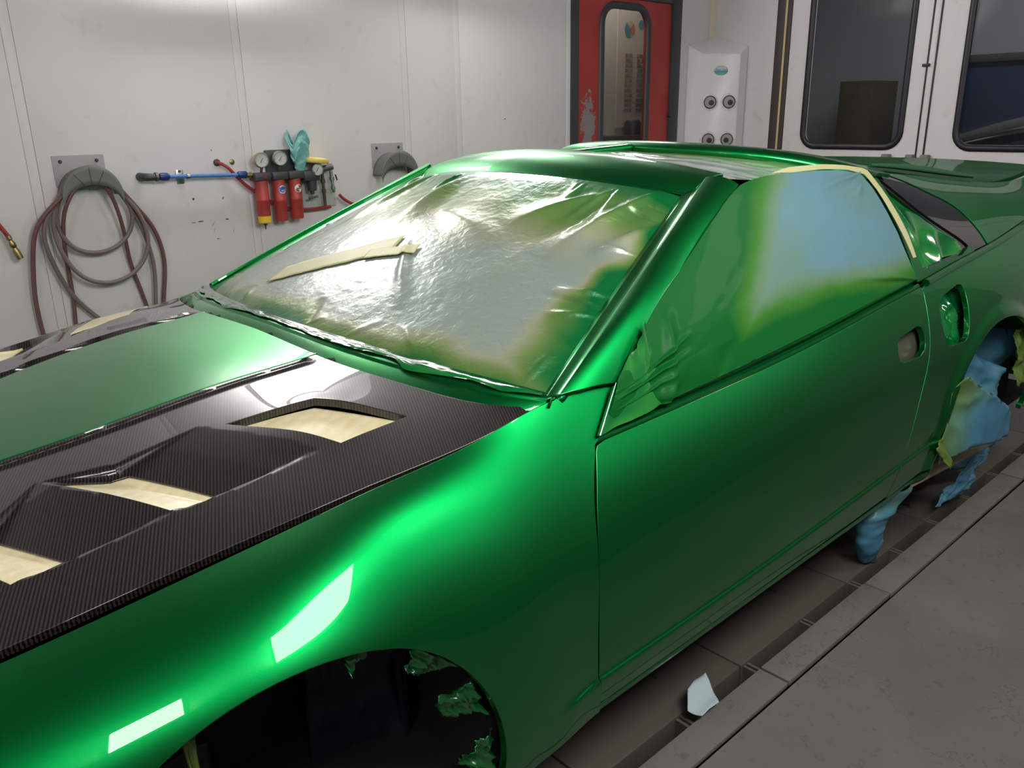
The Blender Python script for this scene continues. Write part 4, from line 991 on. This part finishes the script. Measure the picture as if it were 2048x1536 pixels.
    paper('hub_cover', [(.05, -.58, .10), (.36, -.58, .05), (.36, -.58, .36), (.05, -.58, .40)], mat('grey_cover_sheet', (.03, .034, .03), .7), 'grey sheet hung over the front hub', seed=175, amp=.03, scale=3)
    # tissue on the floor slot
    rt = ridged(5, 181, 2)
    pts = [(1.323, -.837), (1.362, -.808), (1.40, -.798), (1.447, -.798), (1.43, -.825), (1.413, -.852), (1.402, -.868), (1.365, -.866), (1.335, -.868)]
    def TI(u, v): return np.stack([u, v, .012+.055*smooth((v+.87)/.06)*smooth((-.79-v)/.05)*0+.020*(rt(u*2, v*2)+.3)*.6+.03*smooth((v+.86)/.07)], -1)
    o = plain_sheet('tissue_scrap', TI, pts, mat('pale_blue_tissue', (.34, .42, .44), .8), .006); m = o.modifiers.new('thickness', 'SOLIDIFY'); m.thickness = .0008
    tag(o, 'pale blue tissue scrap lying over the slot in the floor', 'tissue')
wheel_masking()
# --- things on the far wall ------------------------------------------------
def hose_hanger(x, z, w, label):
    t = thing('hose_hanger', label, 'hose hanger', 'hose hangers on the far wall', (x, WY, z))
    # back plate (local: x along the wall, y out of the wall is negative)
    bm = bmesh.new(); box(bm, (-w/2, -.004, -.09), (w/2, 0, .045), .0015); bm_obj('back_plate', bm, M['grey'], t)
    for sx in (-1, 1): latheo('screw', (sx*w*.35, -.004, .02), (0, -1, 0), [(0, .008), (.004, .008), (.010, .004)], M['darkgrey'], t, 8)
    R = .118
    def SD(u, v):
        a = math.radians(178)*(1-u)+math.radians(2)*u; return np.stack([R*np.cos(a)+.012, -.10*v-.002, -.135+R*1.05*np.sin(a)], -1)
    grid_obj('saddle', SD, 30, 6, M['grey_green'], t, thick=.003)
    def FR(u, v):
        a = math.radians(180)*(1-u); r = .062+(.128-.062)*v
        return np.stack([r*np.cos(a)+.012, np.full_like(u, -.104), -.135+np.where(v < .5, r*.75, r*1.05)*np.sin(a)], -1)
    def FR2(u, v):
        a = math.radians(180)*(1-u); c, s = np.cos(a), np.sin(a)
        lo = np.stack([.122*c+.012, np.full_like(u, -.104), -.165+.085*s], -1); hi = np.stack([.128*c+.012, np.full_like(u, -.104), -.135+.140*s], -1)
        return lo+(hi-lo)*v[..., None]
    grid_obj('front_flange', FR2, 32, 5, M['grey_green'], t, thick=.003)
    for k, a in enumerate((62, 92, 126)):
        a = math.radians(a); p = (.012+.12*math.cos(a), -.1078, -.135+.13*math.sin(a)); q = (.012+.02*math.cos(a), -.1078, -.135+.03)
        tubeo('spoke_line', [p, q], .0009, M['darkgrey'], t, 4)
    return t
M['grey_green'] = mat('grey_green_sheet', (.15, .155, .14), .55)
hose_hanger(1.125, 1.145, .215, 'grey hose hanger with a half drum saddle above the coiled hoses')
hose_hanger(2.765, 1.145, .215, 'grey hose hanger partly hidden behind the windscreen pillar')
def hose(name, ctrl, m, label, r=.0095, n=140, group='air hoses on the far wall'):
    t = thing(name, label, 'hose', group, tuple(ctrl[0])); c = np.array(ctrl)-np.array(ctrl[0])
    tubeo('hose_tube', [tuple(p) for p in curve_pts(c, n)], r, m, t, 8); return t
Y = WY
def hoses():
    def P(x, z, d): return (x, Y-d, z)
    # small and middle hanging loops of the grey hose, then its long side strands
    hose('air_hose', [P(1.40, .012, .06), P(1.36, .2, .03), P(1.355, .505, .03), P(1.37, .65, .03), P(1.345, .83, .04), P(1.28, .99, .05), P(1.14, 1.135, .05), P(1.00, .99, .05), P(.985, .90, .05), P(1.03, .80, .05), P(1.14, .765, .05), P(1.26, .82, .05), P(1.30, .92, .055), P(1.26, 1.02, .06), P(1.14, 1.122, .06), P(1.0, 1.01, .06), P(.965, .90, .06), P(.99, .75, .06), P(1.06, .655, .06), P(1.16, .625, .06), P(1.27, .66, .06), P(1.345, .77, .065), P(1.335, .90, .07), P(1.27, 1.01, .075), P(1.14, 1.112, .075), P(1.0, 1.01, .07), P(.925, .89, .06), P(.94, .74, .04), P(1.0, .58, .03), P(1.09, .46, .03), P(1.2, .33, .03), P(1.27, .15, .04), P(1.28, .012, .07)], M['hose_grey'], 'dusty grey brown air hose coiled in two hanging loops on the left hanger', .0098, 320)
    hose('air_hose', [P(1.42, .012, .05), P(1.385, .30, .02), P(1.40, .52, .02), P(1.425, .68, .022), P(1.40, .83, .03), P(1.30, .98, .07), P(1.15, 1.115, .088), P(1.02, 1.03, .085), P(.90, .90, .06), P(.862, .75, .04), P(.845, .58, .03), P(.85, .42, .03), P(.88, .2, .03), P(.95, .012, .05)], M['hose_red'], 'red brown hose hanging outermost in a long loop on the left hanger', .0100, 160)
    hose('air_hose', [P(1.34, .012, .06), P(1.33, .28, .02), P(1.31, .50, .018), P(1.27, .70, .02), P(1.245, .9, .06), P(1.14, 1.10, .092), P(1.03, 1.0, .09), P(1.0, .86, .05), P(1.0, .72, .02), P(1.0, .58, .018), P(.99, .45, .02), P(1.0, .2, .02), P(1.01, .012, .05)], M['hose_red'], 'red hose strand hanging inside the coil behind the loops', .0092, 130)
    hose('air_hose', [P(1.754, 1.129, .002), P(1.775, 1.118, .03), P(1.84, 1.05, .035), P(1.92, .98, .035), P(2.0, .925, .035), P(2.10, .88, .035), P(2.22, .866, .035), P(2.35, .870, .035)], M['hose_bright'], 'red hose dropping from a wall hole behind the red filters', .0085, 60)
    latheo('grommet', (1.754, Y, 1.129), (0, -1, 0), [(0, .017), (.006, .017), (.010, .012)], M['darkgrey'], None, 14)
    tag(bpy.data.objects['grommet'], 'dark round grommet where the red hose leaves the wall', 'grommet')
    h = hose('air_hose', [P(2.40, .93, .05), P(2.42, .91, .05), P(2.45, .89, .05), P(2.52, .86, .05), P(2.64, .85, .04)], M['hose_bright'], 'short red hose curving off the right hand regulator outlet', .0085, 40)
    h = hose('air_hose', [P(.60, 1.18, .003), P(.62, 1.15, .035), P(.70, 1.03, .05), P(.765, .915, .05), P(.785, .876, .05)], M['hose_bright'], 'red hose end with a brass coupling at the left picture edge', .0095, 40)
    o = Vector((.60, Y-.003, 1.18)); d = Vector((.03, 0, -.10)).normalized(); b = Vector((.785, Y-.05, .876))
    latheo('hose_coupling', b-o, d, [(0, .011), (.015, .012), (.02, .008), (.035, .013), (.05, .013), (.055, .009), (.07, .014), (.105, .014)], M['brass'], h, 10)
hoses()
def air_unit():
    K = .981; WX_ = lambda x: x*K; WZ = lambda z: 1.315+(z-1.315)*K
    # blue supply pipe
    p = thing('air_pipe', 'blue air supply pipe with dark elbow and wall clip', 'pipe', None, (WX_(1.42), Y, WZ(1.07)))
    L = lambda x, z, d: (x-1.42, -d, z-1.07)
    tubeo('pipe_tube', [L(1.50, 1.074, .055), L(1.89, 1.062, .055)], .0088, M['blue_pipe'], p, 12)
    latheo('coupling', L(1.475, 1.075, .055), (1, 0, -.03), [(0, .016), (.012, .019), (.035, .019), (.045, .013)], M['blue_dark'], p, 14)
    latheo('coupling', L(1.855, 1.063, .055), (1, 0, -.03), [(0, .012), (.01, .018), (.045, .018), (.05, .014)], M['blue_dark'], p, 14)
    tubeo('elbow', [L(1.405, 1.078, .0), L(1.406, 1.078, .03), L(1.415, 1.077, .05), L(1.43, 1.076, .055), L(1.455, 1.075, .055)], [.019, .018, .018, .017, .016], M['darkgrey'], p, 14)
    latheo('collar', L(1.455, 1.076, .055), (1, 0, -.03), [(0, .021), (.012, .021)], M['grey_dark2'], p, 14)
    bm = bmesh.new(); box(bm, L(1.573, 1.035, .006), L(1.607, 1.100, .0), .001); bm_obj('clip_plate', bm, M['zinc'], p)
    latheo('clip_ring', L(1.602, 1.070, .055), (1, 0, -.03), [(0, .013), (.014, .013)], M['zinc'], p, 14); tubeo('clip_stem', [L(1.608, 1.07, .004), L(1.608, 1.07, .05)], .005, M['zinc'], p, 8)
    for zz in (1.045, 1.092): latheo('screw', L(1.59, zz, .006), (0, -1, 0), [(0, .007), (.004, .006)], M['darkgrey'], p, 8)
    # carrier plate behind the set
    c = boxo('carrier_plate', (2.005, Y-.022, 1.06), (2.19, Y, 1.178), M['darkgrey'], None, .006); tag(c, 'dark carrier plate screwed to the wall behind the gauges', 'plate')
    c = boxo('backing_plate', (2.20, Y-.010, .87), (2.40, Y, 1.06), M['grey_light'], None, .002); tag(c, 'pale backing plate behind the small regulator', 'plate')
    # three filters
    specs = [(1.983, .205, True, 'left red filter bowl with yellow end ring and drain'), (2.080, .222, False, 'middle red filter bowl with a round blue sticker'), (2.172, .218, False, 'right red filter bowl with a round white sticker')]
    for k, (x, h, yel, lb) in enumerate(specs):
        f = thing('air_filter', lb+' on the far wall', 'air filter', 'red air filters', (WX_(x), Y-.062, WZ(1.045))); R = .033
        bm = bmesh.new(); box(bm, (-.043, -.036, -.018), (.043, .040, .022), .006); bm_obj('filter_head', bm, M['darkgrey'], f)
        tubeo('mount', [(0, .03, 0), (0, .062, 0)], .015, M['darkgrey'], f, 8)
        latheo('bowl', (0, 0, -.015), (0, 0, -1), [(0, R), (h*.45, R), (h*.455, R*1.015), (h*.5, R*1.015), (h*.505, R), (h-.02, R), (h-.012, R*.96)], M['red'], f, 28)
        if yel:
            latheo('end_ring', (0, 0, -h), (0, 0, -1), [(-.012, R*1.02), (.02, R*1.02), (.024, R*.9)], M['yellow'], f, 28)
            latheo('drain', (0, 0, -h-.022), (0, 0, -1), [(0, .010), (.012, .009), (.014, .004), (.034, .003)], M['darkgrey'], f, 10)
            latheo('head_badge', (.008, -.0365, .002), (0, -1, 0), [(0, .009), (.001, .009)], mat('dark_red_badge', (.22, .02, .03), .5), f, 14)
        else:
            # round sticker wrapped on the bowl
            def ST(u, v, r0=0, r1=.021, rr=R+.0008):
                a = 2*math.pi*u; r = r0+(r1-r0)*v; ang = r*np.cos(a)/R+.12
                return np.stack([rr*np.sin(ang), -rr*np.cos(ang), -.066+r*np.sin(a)], -1)
            s = grid_obj('sticker', ST, 25, 4, M['sticker_white'], f, ref=(0, -1, 0))
            if k == 1:
                grid_obj('sticker_disc', lambda u, v: ST(u, v, 0, .0155, R+.0014), 25, 4, M['sticker_blue'], s, ref=(0, -1, 0))
                for a0, mm in ((.2, 'sticker_green'), (2.4, 'sticker_blue')): grid_obj('sticker_arc', lambda u, v, a0=a0: ST((a0+u*1.4)/6.283, v, .0165, .0195, R+.0014), 8, 3, M[mm], s, ref=(0, -1, 0))
                for dz in (-.070, -.075): grid_obj('sticker_text', lambda u, v, dz=dz: np.stack([(R+.0018)*np.sin(.12+(u-.5)*.5), -(R+.0018)*np.cos(.12+(u-.5)*.5), dz+.0025*v], -1), 6, 2, M['sticker_white'], s, ref=(0, -1, 0))
            else:
                for a0, w_ in ((.3, 1.2), (3.4, 1.5)): grid_obj('sticker_arc', lambda u, v, a0=a0, w_=w_: ST((a0+u*w_)/6.283, v, .006, .018, R+.0014), 8, 3, M['red'], s, ref=(0, -1, 0))
                grid_obj('sticker_text', lambda u, v: np.stack([(R+.0016)*np.sin(.12+(u-.5)*.7), -(R+.0016)*np.cos(.12+(u-.5)*.7), -.068+.004*v], -1), 6, 2, M['darkgrey'], s, ref=(0, -1, 0))
        # printed code low on the bowl
        for q in range(4):
            grid_obj('print_mark', lambda u, v, q=q: np.stack([(R+.0006)*np.sin(-.32+.2*q+.13*u), -(R+.0006)*np.cos(-.32+.2*q+.13*u), -h+.045+.012*v], -1), 3, 2, M['red_print'], f, ref=(0, -1, 0))
    for x in (2.031, 2.126): pass
    for k, (x, lb) in enumerate(((2.0315, 'silver nipple joining the left and middle filter heads'), (2.126, 'green silver nipple joining the middle and right filter heads'))):
        o = latheo('pipe_nipple', (WX_(x)-.008, Y-.066, WZ(1.047)), (1, 0, 0), [(0, .012), (.004, .014), (.012, .014), (.016, .012)], M['zinc'], None, 10); tag(o, lb, 'pipe fitting')
    o = latheo('inlet_nipple', (WX_(1.908), Y-.058, WZ(1.058)), (1, 0, 0), [(0, .013), (.016, .013), (.018, .016), (.03, .016)], M['brass'], None, 10); tag(o, 'brass inlet nipple between the blue pipe and the left filter', 'pipe fitting')
    # gauges
    for k, (x, z, d, R, lb) in enumerate(((1.990, 1.130, .075, .038, 'left round pressure gauge above the red filters'), (2.095, 1.134, .075, .037, 'middle round pressure gauge above the red filters'), (2.300, 1.068, .085, .033, 'right round pressure gauge on the regulator'))):
        g = thing('pressure_gauge', lb, 'gauge', 'pressure gauges', (WX_(x), Y-d, WZ(z)))
        ax = Vector((-.10, -1, -.03)).normalized()
        latheo('case', -ax*.018, ax, [(0, R*.9), (.006, R), (.026, R), (.030, R*.94), (.030, R*.86), (.024, R*.84)], M['zinc'], g, 28)
        latheo('dial', ax*.004, ax, [(0, R*.86), (.003, R*.86)], M['dial'], g, 28)
        s, t = Vector((1, -.1, 0)).normalized(), Vector((0, 0, 1))
        tubeo('needle', [ax*.009-s*.008-t*.012, ax*.009+s*.007+t*.010], .0012, M['darkgrey'], g, 5)
        for q in range(9):
            a = math.radians(-40+32.5*q); e = (s*math.cos(a)+t*math.sin(a)); tubeo('dial_tick', [ax*.0075+e*R*.66, ax*.0075+e*R*.76], .0007, M['darkgrey'], g, 4)
        tubeo('stem', [(0, .0, -R*.8), (0, .012, -R-.022 if k < 2 else -R-.004)], .007, M['brass'], g, 8)
        if k == 0: latheo('cap_ring', -ax*.014, ax, [(0, R*1.01), (.004, R*1.03), (.008, R*1.01)], M['yellow'], g, 28)
    # regulator with T handle
    r = thing('air_regulator', 'black pressure regulator with T handle below the right gauge', 'regulator', None, (WX_(2.275), Y-.06, WZ(1.04)))
    bm = bmesh.new(); box(bm, (-.055, -.03, -.03), (.04, .03, .025), .008); bm_obj('body', bm, M['darkgrey'], r)
    latheo('bonnet', (0, 0, -.025), (0, 0, -1), [(0, .027), (.03, .026), (.055, .024), (.058, .012), (.075, .011)], M['darkgrey'], r, 16)
    tubeo('handle', [(-.026, -.004, -.118), (.028, -.004, -.112)], .006, M['grey_dark2'], r, 8); latheo('spindle', (0, 0, -.095), (0, 0, -1), [(0, .005), (.022, .005)], M['zinc'], r, 8); tubeo('mount', [(0, .02, 0), (0, .06, 0)], .014, M['darkgrey'], r, 8)
    latheo('port', (-.05, 0, 0), (-1, 0, 0), [(0, .018), (.02, .018)], M['brass'], r, 10)
    # outlet manifold with two hanging valves
    m = thing('outlet_manifold', 'grey outlet manifold with two hanging quick couplings right of the regulator', 'valve', None, (WX_(2.365), Y-.055, WZ(1.065)))
    tubeo('manifold_block', [(-.06, 0, -.005), (.045, 0, .01)], .017, M['grey_dark2'], m, 12); tubeo('mount', [(.02, .02, 0), (.02, .055, 0)], .012, M['grey_dark2'], m, 8)
    for k, (x, z0, z1) in enumerate(((-.018, -.02, -.19), (.035, -.01, -.125))):
        latheo('coupling', (x, 0, z0), (.02+.06*k, 0, -1), [(0, .009), (.03, .009), (.032, .013), (.05, .013), (.052, .008), (.08, .008), (.082, .012), (.10, .012), (.102, .009), (abs(z1-z0), .008)], M['zinc'] if k else M['bronze'], m, 10)
    tubeo('lever', [(.05, -.02, -.03), (.058, -.022, -.06)], .004, M['darkgrey'], m, 6)
    # teal rag and yellow respirator tray
    rg = ridged(5, 201, 3)
    def RG(u, v):
        a = 2*math.pi*u; r = (.020+.032*smooth(v*1.3)*(1+.0*a))*(1+.45*rg(u, v*.7)); top = .075+.045*np.abs(np.sin(a*1.5+.6))+.02*np.sin(a*3)
        return np.stack([r*np.cos(a)+.006*v, .6*r*np.sin(a), -.075+(.075+top)*v], -1)
    o = grid_obj('rag', RG, 70, 36, mat('teal_rag', (.20, .50, .47), .4, coat=.3)); o.location = (WX_(2.213), Y-.06, WZ(1.135)); m_ = o.modifiers.new('thickness', 'SOLIDIFY'); m_.thickness = .001
    tag(o, 'crumpled teal rag stuck upright behind the regulator gauge', 'rag')
    def TR(u, v):
        a = 2*math.pi*u; rx, ry = .068, .05
        k = np.where(v < .5, 1-.06*(1-v*2), 1.0)
        return np.stack([rx*k*np.cos(a), ry*k*np.sin(a), -.012+.026*np.minimum(v*2, 1)-.02*np.clip(v*2-1, 0, 1)*0], -1)
    t = thing('yellow_lid', 'shallow yellow lid lying on top of the regulator', 'lid', None, (WX_(2.312), Y-.065, WZ(1.112)))
    latheo('lid_rim', (0, 0, -.012), (.12, 0, 1), [(0, .060), (.004, .064), (.020, .066), (.024, .064), (.026, .04)], M['yellow_pale'], t, 26)
    latheo('lid_top', (.003, 0, .012), (.12, 0, 1), [(0, .05), (.004, .046)], M['yellow_pale'], t, 26)
for k, v in (('grey_dark2', mat('worn_grey_metal', (.16, .155, .15), .45, .6)), ('grey_light', mat('pale_grey_plate', (.50, .50, .49), .6)), ('sticker_white', mat('sticker_white', (.75, .75, .75), .5)), ('sticker_blue', mat('sticker_blue', (.02, .12, .48), .5)), ('sticker_green', mat('sticker_green', (.05, .35, .15), .5)), ('red_print', mat('dark_red_print', (.20, .02, .03), .5)), ('dial', mat('gauge_dial', (.62, .62, .60), .35, coat=.5)), ('bronze', mat('brown_fitting', (.13, .085, .06), .4, .6)), ('yellow_pale', mat('pale_yellow_plastic', (.85, .66, .18), .45))): M[k] = v
air_unit()
def dryer():
    """corner air mover with round nozzles"""
    t = thing('corner_air_mover', 'white corner blower box with oval logo and round nozzles', 'air mover', None, (WX1, WY, 0))
    A, B, C, D, K = (-.345, -.002), (-.312, -.125), (-.12, -.322), (-.002, -.312), (-.002, -.002)
    zt = {A: 1.815, B: 1.745, C: 1.748, D: 1.812, K: 1.896}
    white = mat('white_lacquer', (.80, .80, .80), .3)
    loop = [A, B, C, D, K]; n = 5; vs = [(x, y, .35) for x, y in loop]+[(x, y, zt[(x, y)]) for x, y in loop]
    fs = [(k, (k+1) % n, n+(k+1) % n, n+k) for k in range(n)]+[tuple(range(n))[::-1], tuple(range(n, 2*n))]
    bm = bmesh.new(); bv = [bm.verts.new(v) for v in vs]
    for f in fs: bm.faces.new([bv[i] for i in f])
    bmesh.ops.recalc_face_normals(bm, faces=bm.faces); bmesh.ops.bevel(bm, geom=[e for e in bm.edges], offset=.004, segments=2, affect='EDGES')
    body = bm_obj('housing', bm, white, t)
    b, c = Vector((*B, 0)), Vector((*C, 0)); ax = (c-b).normalized(); n_ = Vector((ax.y, -ax.x, 0)); n_ = n_ if n_.dot(Vector((-1, -1, 0))) > 0 else -n_
    mid = (b+c)/2
    def at(u, z, d=0): return mid+ax*u+Vector((0, 0, z))+n_*d
    # logo
    def oval(u, v, rx, rz, d, z): 
        a = 2*math.pi*u; p = [at(float(rx*vv*math.cos(aa)), float(z+rz*vv*math.sin(aa)), d) for aa, vv in zip(a.ravel(), v.ravel())]; return np.array([tuple(q) for q in p]).reshape(*u.shape, 3)
    lg = grid_obj('logo_plate', lambda u, v: oval(u, v, .052, .034, .0012, 1.628), 33, 3, mat('logo_rim', (.12, .25, .28), .4), t, ref=tuple(n_))
    grid_obj('logo_sky', lambda u, v: oval(.5*u, v, .049, .031, .0018, 1.628), 20, 4, mat('logo_pale', (.55, .62, .62), .4), lg, ref=tuple(n_))
    qb = NT('logo_teal'); sp = qb.n('ShaderNodeSeparateXYZ'); qb.l(qb.coord(), sp.inputs[0]); qb.color(qb.ramp(qb.math('MULTIPLY', qb.math('SUBTRACT', sp.outputs[2], 1.595), 28.0), [(.1, (.10, .45, .52)), (.9, (.02, .22, .36))])); qb.set(Roughness=.35)
    grid_obj('logo_wave', lambda u, v: oval(.5+.5*u, v, .049, .031, .0018, 1.628), 20, 4, qb.m, lg, ref=tuple(n_))
    cu = bpy.data.curves.new('logo_text', 'FONT'); cu.body = 'Aqua Cure'; cu.size = .0195; cu.align_x = 'CENTER'; cu.shear = .25; cu.extrude = .0004; cu.materials.append(mat('logo_ink', (.03, .05, .07), .5))
    t0 = bpy.data.objects.new('logo_curve', cu); col.objects.link(t0); bpy.context.view_layer.update()
    tme = bpy.data.meshes.new_from_object(t0.evaluated_get(bpy.context.evaluated_depsgraph_get())); bpy.data.objects.remove(t0)
    tx = bpy.data.objects.new('logo_text', tme); col.objects.link(tx)
    xa, za = (ax if ax.dot(Vector((1, -1, 0))) > 0 else -ax), Vector((0, 0, 1))
    mm = Matrix((xa, za, n_)).transposed().to_4x4(); mm.translation = at(0, 1.630, .0024); tx.parent = lg; tx.matrix_local = mm
    for z in (1.402, 1.124):
        for sx in (-1, 1):
            p = at(sx*.072, z, 0)
            nz = latheo('nozzle_plate', p, n_, [(0, .066), (.003, .065)], white, t, 30)
            latheo('nozzle_ring', p+n_*.002, n_, [(0, .048), (.010, .048), (.012, .043), (.006, .041)], M['darkgrey'], nz, 30)
            latheo('nozzle_disc', p+n_*.003, n_, [(0, .042), (.0075, .041)], mat('nozzle_grey', (.38, .36, .36), .4), nz, 26)
            latheo('nozzle_bore', p+n_*.006+ax*(.009 if z > 1.2 or sx < 0 else -.006)*(1 if xa.dot(ax) > 0 else -1)+Vector((0, 0, -.004)), n_, [(0, .020), (.014, .019), (.0145, .012)], M['rubber'], nz, 18)
            for k in range(4):
                a = math.pi/2*k; e = ax*math.cos(a)+Vector((0, 0, math.sin(a))); tubeo('nozzle_mark', [p+e*.054+n_*.0034, p+e*.060+n_*.0034], .0014, M['darkgrey'], nz, 5)
dryer()
